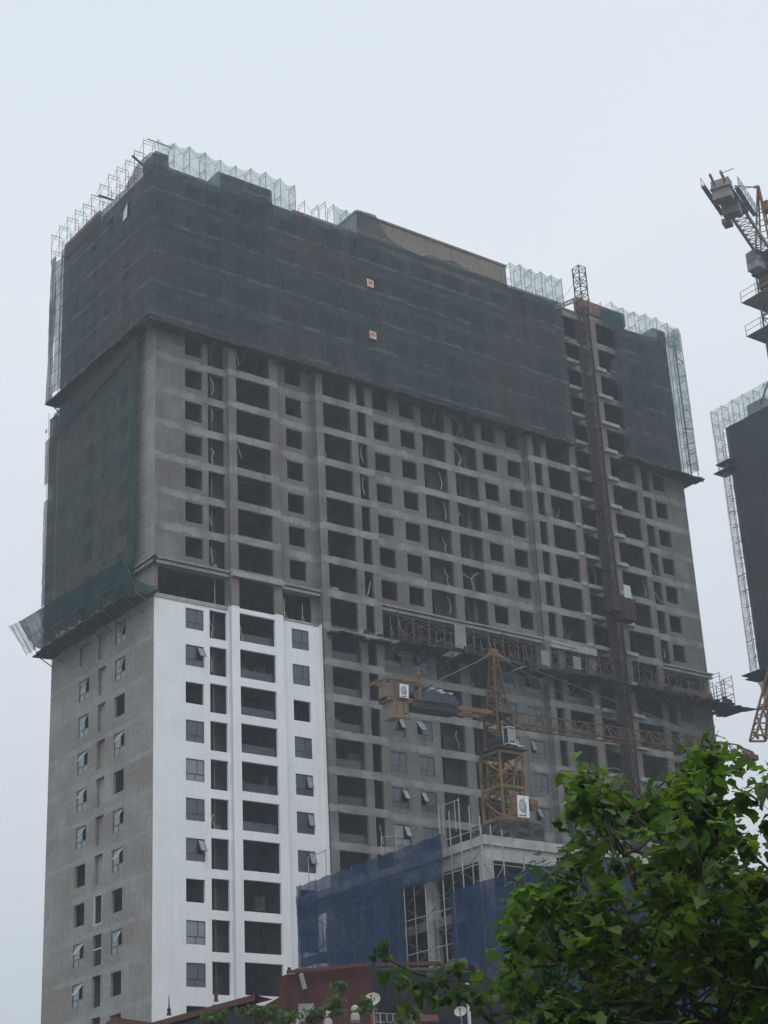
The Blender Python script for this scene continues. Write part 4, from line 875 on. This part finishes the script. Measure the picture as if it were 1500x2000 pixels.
for x in rng(2, 40, 1.3):
    for z in (ZR-.8-3.25, ZR-.8-6.5): n1.bar((x, LY+1.0+rnd.uniform(0, 2), z), (x+rnd.uniform(-.2, .2), LY+1.2+rnd.uniform(0, 2), z+2.7), .04, 3)
for y in rng(-39, -21, 1.2): n1.bar((LX+1+rnd.uniform(0, 1), y, ZR-4.05), (LX+1.2, y+rnd.uniform(-.9, .9), ZR-1.4), .035, 3); n1.bar((LX+1+rnd.uniform(0, 1), y, ZR-7.3), (LX+1.2, y+rnd.uniform(-.9, .9), ZR-4.7), .035, 3)
n1.build('shoring_prop', M['rust'], root)
root = thing('pipe_scaffold', 'galvanised pipe scaffold standing round the low concrete building, poles rising above its roof', 'scaffold', (-.5, -40, 0))
n1 = MB()
for y in (-21.5, -23.4, -25.3, -27.6, -29.5, -31.4, -33.2, -35.4, -37.2, -39.2, -41.1):
    top = {-37.2: 28.3, -39.2: 28.2}.get(y, 26.3 if y > -36 else 26.6)
    n1.bar((-.45, y, 0), (-.45, y, top), .045, 5); n1.bar((.35, y, 0), (.35, y, top-.4), .04, 5)
for k in range(1, 13): z = 2.1*k+.7; n1.bar((-.45, -21.5, z), (-.45, -41.1, z), .03, 4) if k < 11 else n1.bar((-.45, -35.4, z), (-.45, -41.1, z), .03, 4)
ys = [-21.5, -25.3, -29.5, -33.2, -37.2, -41.1]
n1.bar((-.45, -37.2, 28.1), (-.45, -39.2, 28.1), .03, 4); n1.bar((-.45, -37.6, 26.2), (-.45, -37.6, 28.1), .03, 4); n1.bar((-.45, -38.8, 26.2), (-.45, -38.8, 28.1), .03, 4)
for x in rng(-.4, 40, 1.6): n1.bar((x, -41.1, 0), (x, -41.1, 26.0 if x < 1.5 else 24.6), .04, 4)
for k in range(1, 12): z = 2.1*k+.7; n1.bar((-.45, -41.1, z), (40, -41.1, z), .028, 4)
for i in range(24):
    for k in (9, 10): x = -.4+i*1.6; z = 2.1*k+.7; n1.bar((x, -41.1, z), (x+1.6, -41.1, z+2.1), .022, 3); n1.bar((x+1.6, -41.1, z), (x, -41.1, z+2.1), .022, 3)
n1.build('pipe', M['steel'], root)
n1 = MB()
for k in range(6):
    for a, b in zip(ys, ys[1:]): z = 12+k*2.1; n1.bar((-.45, a, z), (-.45, b, z+2.1), .024, 4); n1.bar((-.45, b, z), (-.45, a, z+2.1), .024, 4)
n1.build('brace', M['rust'], root)
n1 = MB()
for (y, h) in ((-22.5, 28.0), (-24.6, 28.1), (-31.0, 27.6), (-32.6, 27.4)): n1.bar((-.4, y, 26), (-.4, y, h), .035, 4)
n1.bar((-.4, -22.5, 27.9), (-.4, -24.6, 28.0), .03, 4); n1.bar((-.4, -31.0, 27.5), (-.4, -32.6, 27.3), .03, 4); n1.build('top_rail', M['steel'], root)
root = thing('blue_net', 'translucent blue net over the left side of the low building, open at its lower middle', 'safety net', (-.6, -29, 10))
n1 = MB(); netsheet(n1, (-.62, -21.2, 24.2), (-.62, -37.5, 23.5), (-.62, -37.5, 26.35), (-.62, -21.2, 26.2), 36, 8, .08, 60, .06, nrm=Vector((-1, 0, 0)), sag=.12); n1.build('upper_sheet', M['blue'], root)
n1 = MB(); netsheet(n1, (-.58, -21.2, 2), (-.58, -33.4, 2), (-.58, -33.2, 24.5), (-.58, -21.2, 24.9), 16, 40, .08, 61, .06, nrm=Vector((-1, 0, 0))); n1.build('lower_sheet', M['blue'], root)
n1 = MB(); netsheet(n1, (-.5, -21.2, 22.6), (-.5, -23.6, 22.4), (-.5, -23.6, 25.2), (-.5, -21.2, 25.4), 6, 6, .06, 62); netsheet(n1, (-.5, -31.0, 25.4), (-.5, -32.4, 25.3), (-.5, -32.4, 26.3), (-.5, -31.0, 26.3), 3, 3, .06, 62); n1.build('overlap_sheet', M['blue'], root)
root = thing('blue_net', 'blue net across the front of the low building, running behind the large tree', 'safety net', (10, -41.3, 10))
n1 = MB(); netsheet(n1, (-.6, -37.9, 2), (-.6, -41.25, 2), (-.6, -41.25, 22.7), (-.6, -37.9, 22.6), 8, 30, .07, 63, .05); n1.build('side_sheet', M['blue'], root)
n1 = MB(); netsheet(n1, (-.6, -41.25, 2), (8.4, -41.25, 2), (8.4, -41.25, 25.0), (-.6, -41.25, 22.7), 18, 30, .07, 64, .05, nrm=Vector((0, -1, 0))); netsheet(n1, (8.4, -41.25, 2), (41, -41.25, 2), (41, -41.25, 23.6), (8.4, -41.25, 25.0), 50, 26, .07, 65, .05, nrm=Vector((0, -1, 0))); n1.build('front_sheet', M['blue'], root)

# ================================================================== HOUSES AT THE FOOT OF THE PICTURE
def prism(mb, pts, vec, mi=0):
    pts = [Vector(p) for p in pts]; k = len(mb.v); n = len(pts); vec = Vector(vec)
    mb.v += [tuple(p) for p in pts]+[tuple(p+vec) for p in pts]
    mb.f.append(tuple(range(k, k+n))); mb.f.append(tuple(range(k+2*n-1, k+n-1, -1))); mb.mi += [mi, mi]
    for i in range(n): mb.f.append((k+i, k+(i+1) % n, k+n+(i+1) % n, k+n+i)); mb.mi.append(mi)
def down(p, z=0): return Vector((p.x, p.y, z))
back = Vector((.58, .81, 0))
root = thing('maroon_house', 'house with a plain dark maroon upper wall standing before the blue netting', 'house', tuple(down(Hd(630, 1950, 80))))
A, B_, C2 = Hd(544, 1909, 80), Hd(560, 1903, 79.6), Hd(724, 1887, 78)
n1 = MB(); prism(n1, [down(A), down(C2), C2, B_, A], back*6); n1.build('wall', M['housered'], root)
n1 = MB(); n1.obox(C2-Vector((0, 0, .02))-back*.2, (B_-C2)*1.0, -back*.12, Vector((0, 0, .14))); n1.build('coping', M['rooftile'], root)
p = Hd(588, 1903, 79.1); q = Hd(596, 1934, 79.0); n1 = MB(); n1.bar(p-back*.15, q-back*.15, .11, 8); n1.build('downpipe', M['cwg'], root)
n1 = MB(); p = Hd(565, 1901, 79.4); n1.bar(p, p+Vector((0, 0, .25)), .09, 6); n1.bar(p+Vector((.3, -.2, .0)), p+Vector((.3, -.2, .18)), .12, 6); n1.build('roof_bird', M['black'], root)
root = thing('dark_roofed_house', 'house with a dark sheet-metal roof and thin red trim left of the large tree', 'house', tuple(down(Hd(850, 1950, 84))))
n1 = MB(); prism(n1, [down(Hd(722, 1950, 84)), down(Hd(1010, 1950, 82)), Hd(1010, 1945, 82), Hd(938, 1899, 83), Hd(850, 1889, 84), Hd(722, 1893, 85)], back*5); n1.build('roof_slope', M['slate'], root)
n1 = MB(); a, b, c = Hd(734, 1890, 84.5), Hd(848, 1886, 83.7), Hd(936, 1897, 82.7)
n1.obox(a-back*.3, b-a, back*.3, Vector((0, 0, .16))); n1.obox(b-back*.3, c-b, back*.3, Vector((0, 0, .16))); n1.build('trim', M['rooftile'], root)
n1 = MB(); a = Hd(722, 1935, 81.5); b = Hd(900, 1925, 80); 
for i in range(18): p = a.lerp(b, i/17); n1.bar(p-back*.1+Vector((0, 0, -.9)), p-back*.1, .035, 4)
n1.bar(a-back*.1, b-back*.1, .04, 4); n1.build('grille', M['black'], root)
n1 = MB(); p = Hd(933, 1896, 80); n1.bar(p, p-Vector((0, 0, .25)), .06, 6); p = Hd(915, 1965, 80); n1.bar(p+Vector((0, 0, 1)), p-Vector((0, 0, 2)), .08, 6); n1.build('vent_pipe', M['sheet'], root)
n1 = MB(); a = Hd(742, 1982, 76); b = Hd(805, 1987, 75); prism(n1, [down(a), down(b), b, a], back*4); n1.build('low_wall', M['slate'], root)
# terrace with railings and pale balusters
root = thing('roof_terrace', 'terraced house top with pale carved posts and a metal railing at the bottom edge', 'terrace', tuple(down(Hd(700, 1995, 74))))
a, b = Hd(560, 2010, 75), Hd(1020, 2005, 72); n1 = MB(); prism(n1, [down(a), down(b), b, a], back*4); n1.build('wall', M['cream'], root)
for px, py, hh in ((640, 1974, 1.0), (693, 1963, 1.2), (578, 1990, .7)):
    n1 = MB(); p = Hd(px, py, 73.5); prof = [(0, .06), (.1, .16), (.22, .18), (.3, .1), (.38, .17), (.6, .2), (.75, .12), (1.6, .2)]
    for (u0, r0), (u1, r1) in zip(prof, prof[1:]): n1.bar(p-Vector((0, 0, u0)), p-Vector((0, 0, u1)), r0, 8, 0, r1)
    n1.build('carved_post', M['cream'], root)
n1 = MB(); a, b = Hd(730, 1978, 73), Hd(830, 1983, 72.4)
for k in (0, .35, .7): n1.bar(a-Vector((0, 0, k)), b-Vector((0, 0, k)), .025, 4)
for i in range(9): p = a.lerp(b, i/8); n1.bar(p, p-Vector((0, 0, 1.6)), .03, 4)
n1.build('railing', M['steel'], root)
n1 = MB(); a = Hd(724, 1980, 73); n1.obox(a-Vector((0, 0, 2)), Vector((.25, -.15, 0)), back*.2, Vector((0, 0, 2))); a = Hd(800, 1996, 72); n1.obox(a, Vector((1.0, -.6, 0)), back*.5, Vector((0, 0, .25))); n1.build('brick_post', M['redbrick'], root)
n1 = MB(); a = Hd(583, 1975, 76); n1.obox(a-Vector((0, 0, .4)), Vector((.55, -.35, 0)), back*.5, Vector((0, 0, .7))); tag(n1.build('water_tank', M['cwg']), 'small pale water tank among the shrubs below the maroon wall', 'tank')
# satellite dish
def dish(px, py, d, r, lab):
    root = thing('satellite_dish', lab, 'satellite dish', tuple(Hd(px, py+20, d)))
    c = Hd(px, py, d); nrm = Vector((-.62, -.55, .55)).normalized(); u = nrm.cross(Vector((0, 0, 1))).normalized(); v = nrm.cross(u)
    b = MB(); n = 20; k = len(b.v); rings = 5
    for j in range(rings+1):
        rr = r*j/rings
        for i in range(n): t = 6.2832*i/n; b.v.append(tuple(c+u*rr*math.cos(t)+v*rr*math.sin(t)+nrm*(rr*rr/r*.35)))
    for j in range(rings):
        for i in range(n): b.f.append((j*n+i, j*n+(i+1) % n, (j+1)*n+(i+1) % n, (j+1)*n+i)); b.mi.append(0)
    b.build('dish', M['cream'], root, True)
    b = MB(); b.bar(c, c-nrm*.15-Vector((0, 0, .8)), .035, 5); b.build('pole', M['steel'], root)
    b = MB(); b.bar(c-v*r*.9 if v.z > 0 else c+v*r*.9, c+nrm*r*.9, .018, 4); b.bar(c+nrm*r*.85, c+nrm*r*1.0, .05, 6); b.build('feed_arm', M['black'], root)
dish(728, 1955, 77, .36, 'pale satellite dish beside the right end of the maroon wall')
dish(900, 1978, 79, .28, 'smaller satellite dish half hidden behind thin branches near the bottom')
# red tiled roof
root = thing('tiled_roof_house', 'house with a red tiled roof ridge and spiked finials at the bottom left', 'house', tuple(down(Hd(400, 1990, 70))))
n1 = MB(); a, b = Hd(225, 2018, 74), Hd(498, 1943, 66)
e1, e2 = Hd(440, 2060, 62), Hd(545, 1975, 62)
n1.quad(a, b, b+Vector((.2, -.9, -.28)), a+Vector((.2, -.9, -.28))); prism(n1, [a, b, b-Vector((0, 0, .22)), a-Vector((0, 0, .22))], (-.1, -.16, 0)); n1.build('roof', M['rooftile'], root)
n1 = MB(); prism(n1, [down(a), down(b), b-Vector((0, 0, .3)), a-Vector((0, 0, .3))], Vector((.8, .9, 0))); n1.build('gable_wall', M['slate'], root)
n1 = MB(); p = Hd(500, 1965, 66); prism(n1, [down(p), down(Hd(548, 1965, 66)), Hd(548, 1946, 66), Hd(520, 1962, 66), Hd(500, 1975, 66)], back*2); n1.build('side_wall', M['housered'], root)
for px, py, h in ((330, 1983, .55), (422, 1956, .5)):
    n1 = MB(); p = Hd(px, py, 70.5-(px-225)*.029)
    for (u0, r0), (u1, r1) in zip([(0, .09), (.15, .06), (.2, .08), (.3, .03)], [(.15, .06), (.2, .08), (.3, .03), (h+.2, .008)]): n1.bar(p+Vector((0, 0, u0)), p+Vector((0, 0, u1)), r0, 8, 0, r1)
    n1.build('finial', M['housered'], root)
root = thing('small_tiled_roof', 'low red tiled roof corner at the very bottom, left of the white wall foot', 'roof', tuple(down(Hd(240, 2000, 76))))
n1 = MB(); a, b, c = Hd(200, 2004, 78), Hd(222, 1986, 78), Hd(300, 1998, 77); prism(n1, [a, b, c, c-Vector((0, 0, 1)), a-Vector((0, 0, 1))], back*4); n1.build('roof', M['rooftile'], root)
n1 = MB(); prism(n1, [down(a), down(c), c-Vector((0, 0, 1.0)), a-Vector((0, 0, 1.0))], back*3); n1.build('wall', M['slate'], root)
n1 = MB(); pts = [Hd(690, 1998, 30).lerp(Hd(1090, 1955, 26), i/12)-Vector((0, 0, .25*math.sin(i/12*math.pi))) for i in range(13)]; n1.path(pts, .015, 5)
tag(n1.build('overhead_cable', M['black']), 'thin black overhead cable crossing behind the thin branches at the bottom', 'cable')

# ================================================================== FOLIAGE
ROWS = [(0, .02, 0), (.05, -.02, .28), (.20, .14, .52), (.36, .40, .39), (.52, .56, .47), (.68, .76, .24), (.86, .90, .15), (1.06, 1.1, .005)]   # midrib, edge, half width
def leaves(clusters, name, parent, seed, per=22, size=(.10, .16), down_=.45, young=.3):
    rr = random.Random(seed); V = []; Fc = []; TT = []
    for (c, rad, tb) in clusters:
        for _ in range(int(per*(rad/.2)**1.3)+3):
            o = c+Vector((rr.gauss(0, 1), rr.gauss(0, 1), rr.gauss(0, .75)))*rad*.62
            s = size[0]+(size[1]-size[0])*rr.random()**1.4; az = rr.uniform(0, 6.283); tilt = rr.gauss(down_, .38)
            d = Vector((math.cos(az)*math.cos(tilt), math.sin(az)*math.cos(tilt), -math.sin(tilt)))
            sd_ = d.cross(Vector((0, 0, 1))).normalized(); sd_ = (sd_+Vector((0, 0, rr.gauss(0, .35)))).normalized(); up_ = sd_.cross(d).normalized()
            fold = rr.uniform(-.05, .45); curl = rr.uniform(.0, .45); wv = rr.uniform(.8, 1.12); ph = rr.uniform(0, 6); tw = rr.gauss(0, .12)
            tv = min(1, max(0, tb+rr.gauss(0, .24))); k = len(V); n = len(ROWS)
            for (bm_, be, wd) in ROWS:
                V.append(tuple(o+(d*bm_-up_*curl*bm_*bm_*.5)*s))
                for sg in (1, -1):
                    a = sg*wd*wv; V.append(tuple(o+(d*(be+rr.uniform(-.03, .03))+sd_*a+up_*(abs(a)*fold-curl*be*be*.5-abs(a)**2*.7*curl+.05*math.sin(be*9+ph+sg)+tw*a))*s))
            for q in range(n-1):
                a = k+q*3; Fc.append((a, a+1, a+4, a+3)); Fc.append((a+2, a, a+3, a+5)); TT += [tv, tv]
    me = bpy.data.meshes.new(name); me.from_pydata(V, [], Fc); me.materials.append(M['leaf'])
    at_ = me.attributes.new('tint', 'FLOAT', 'FACE'); at_.data.foreach_set('value', TT); me.update()
    me.polygons.foreach_set('use_smooth', [True]*len(me.polygons))
    o = bpy.data.objects.new(name, me); COL.objects.link(o)
    if parent: o.parent = parent; o.matrix_parent_inverse = Matrix.Translation(-world_loc(parent))
    return o
def limb(mb, a, b, r0, r1, seed, wob=.08, n=6):
    rr = random.Random(seed); pts = [Vector(a).lerp(Vector(b), i/n)+Vector((rr.uniform(-1, 1), rr.uniform(-1, 1), rr.uniform(-1, 1)))*wob*math.sin(i/n*math.pi)*(Vector(b)-Vector(a)).length*.5 for i in range(n+1)]
    mb.path(pts, r0, 6, 0, r1); return pts
poly = [(1118, 1515), (1160, 1490), (1195, 1508), (1215, 1545), (1290, 1558), (1325, 1535), (1350, 1480), (1385, 1455), (1425, 1470), (1450, 1510), (1500, 1515), (1640, 1500), (1760, 1700), (1760, 2300), (1010, 2300), (1000, 1980), (985, 1900), (1005, 1830), (1020, 1755), (1065, 1705), (1125, 1690), (1135, 1640), (1108, 1590)]
def inpoly(x, y):
    c = False; j = len(poly)-1
    for i in range(len(poly)):
        xi, yi = poly[i]; xj, yj = poly[j]
        if (yi > y) != (yj > y) and x < (xj-xi)*(y-yi)/(yj-yi)+xi: c = not c
        j = i
    return c
gaps = [(1450, 1545, 42), (1490, 1640, 34), (1470, 1600, 22), (1500, 1560, 12), (1440, 1590, 12), (1185, 1662, 16), (1250, 1655, 18), (1215, 1742, 20), (1280, 1600, 10), (1095, 1830, 14), (1230, 1765, 14), (1400, 1960, 26), (1330, 1955, 22), (1225, 1610, 10), (1320, 1660, 10), (1480, 1980, 12)]
rt_ = random.Random(5); cl = []
while len(cl) < 400:
    x, y = rt_.uniform(980, 1760), rt_.uniform(1440, 2300)
    if not inpoly(x, y): continue
    if any(math.hypot(x-a, y-b) < r_+18 for a, b, r_ in gaps): continue
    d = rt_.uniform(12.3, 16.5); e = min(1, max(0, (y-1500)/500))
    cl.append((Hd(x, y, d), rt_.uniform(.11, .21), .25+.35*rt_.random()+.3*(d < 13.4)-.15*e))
for x, y, d, r_ in ((1150, 1510, 13.6, .13), (1385, 1475, 13.5, .12), (1130, 1575, 13.2, .12), (1375, 1500, 13.7, .14), (1035, 1735, 13.4, .12), (1010, 1830, 13.2, .12), (1180, 1560, 13.8, .14), (1265, 1575, 14, .13), (1490, 1530, 13.5, .1), (1460, 1560, 13.4, .08), (1195, 1800, 12.6, .1), (1150, 1850, 12.5, .09), (1330, 1760, 12.6, .13), (1000, 1905, 13, .11), (1345, 1530, 13.6, .14)):
    cl.append((Hd(x, y, d), r_, .85))
base = down(Hd(1480, 2300, 14.6)); root = thing('broadleaf_tree', 'large broadleaf tree with wet bright green leaves filling the lower right corner', 'tree', tuple(base))
tk = MB(); fork = base+Vector((0, 0, 1.9)); limb(tk, base, fork, .16, .12, 1, .03)
mains = []
for i, (x, y, d) in enumerate(((1330, 1900, 14.2), (1430, 1800, 14.6), (1560, 1850, 14.4), (1180, 1950, 13.8), (1640, 2000, 15), (1400, 2000, 13))):
    mains.append(limb(tk, fork, Hd(x, y, d), .05, .022, 10+i, .16))
tips = [p for m_ in mains for p in m_[2:]]
for i, (c, r_, t_) in enumerate(cl):
    if i % 2 and i < 240: continue
    p = min(tips, key=lambda q: (q-c).length+max(0, q.z-c.z)*1.5); pts = limb(tk, p, c, .015, .005, 100+i, .14, 5); 
    if i % 6 == 0: tips += pts[2:4]
    for k in range(4): q_ = c+Vector((rnd.gauss(0, 1), rnd.gauss(0, 1), rnd.gauss(.2, .8)))*r_*.9; tk.bar(c, q_, .004, 4, 0, .002)
tk.build('trunk', M['bark'], root)
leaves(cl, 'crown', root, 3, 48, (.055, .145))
# thin drooping bough reaching left, lower
bl = [(742, 1862), (750, 1850), (775, 1893), (785, 1905), (795, 1918), (812, 1925), (790, 1950), (825, 1935), (845, 1915), (850, 1950), (870, 1885), (895, 1882), (902, 1900), (905, 1922), (892, 1935), (935, 1945), (942, 1965), (985, 1920), (1000, 1915), (985, 1945), (860, 1905), (880, 1950)]
ob = [(Hd(x, y, 12.6+.5*math.sin(x)), .06, .32 if (x*7+y) % 3 else .05) for x, y in bl]
ob2 = MB(); st_ = Hd(1180, 2250, 13.6); j1 = Hd(955, 1990, 12.9); j2 = Hd(860, 1915, 12.7); 
limb(ob2, st_, j1, .035, .022, 60, .05); limb(ob2, j1, j2, .02, .013, 61, .06); limb(ob2, j2, Hd(742, 1870, 12.6), .012, .005, 62, .06); limb(ob2, j1, Hd(905, 1920, 12.8), .012, .006, 63, .1); limb(ob2, Hd(1010, 2060, 13), Hd(1000, 1925, 12.9), .014, .006, 64, .06); limb(ob2, st_, Hd(1060, 1900, 13.2), .02, .01, 65, .08)
for c, r_, t_ in ob: ob2.bar(c, min((j1, j2, Hd(800, 1895, 12.65), Hd(905, 1920, 12.8), Hd(1000, 1925, 12.9)), key=lambda q: (q-c).length), .003, 4, 0, .006)
ob2.build('bough', M['bark'], root)
leaves(ob, 'foliage', root, 9, 17, (.055, .10), .9)
# roof-garden shrubs
def shrub(px, py, d, w_, h_, lab, seed, stem=1.2):
    c = Hd(px, py, d); root = thing('potted_shrub', lab, 'shrub', tuple(c-Vector((0, 0, stem+h_))), 'shrubs on the house tops')
    rr = random.Random(seed); k = [(c+Vector((rr.gauss(0, w_*.45), rr.gauss(0, w_*.45), rr.uniform(-h_*.5, h_*.5))), .18, .25+.35*rr.random()) for _ in range(int(10*w_/.4))]
    s = MB(); s.bar(c-Vector((0, 0, stem+h_)), c, .03, 5, 0, .015)
    for q, _, _ in k: s.bar(c-Vector((0, 0, h_*.4)), q, .012, 4)
    s.build('stem', M['bark'], root); leaves(k, 'foliage', root, seed, 11, (.14, .24), .7)
shrub(664, 1924, 74, .36, .1, 'single thin-stemmed shrub standing up against the maroon wall', 1, 3)
shrub(512, 1978, 62, .5, .5, 'leafy shrub at the right end of the tiled roof ridge', 2)
shrub(560, 1990, 63, .5, .4, 'shrub next to the pale water tank at the bottom edge', 3)
shrub(608, 1985, 70, .4, .5, 'narrow shrub left of the short carved post', 4)
shrub(655, 1964, 70, .4, .5, 'round shrub between the two carved posts', 5)
shrub(712, 1965, 71, .35, .6, 'dark shrub in front of the satellite dish', 6)
shrub(806, 1975, 70, .4, .3, 'shrub at the right end of the metal railing', 7)
shrub(790, 1999, 66, .5, .25, 'low shrub at the bottom edge under the metal railing', 8)
shrub(420, 1990, 64, .7, .6, 'dark shrub below the right finial of the tiled roof', 9)

# ================================================================== AIR
n1 = MB(); n1.box(-530, 630, -530, 630, -1, 130); hz = n1.build('haze', [])
hm = bpy.data.materials.new('air'); hm.use_nodes = True; t = hm.node_tree; t.nodes.clear(); pv = t.nodes.new('ShaderNodeVolumePrincipled'); oo = t.nodes.new('ShaderNodeOutputMaterial')
pv.inputs['Color'].default_value = (.84, .93, 1, 1); pv.inputs['Density'].default_value = .0007; pv.inputs['Anisotropy'].default_value = .2
t.links.new(pv.outputs[0], oo.inputs['Volume']); hz.data.materials.append(hm); struct(hz, 'stuff', 'thin rainy haze')
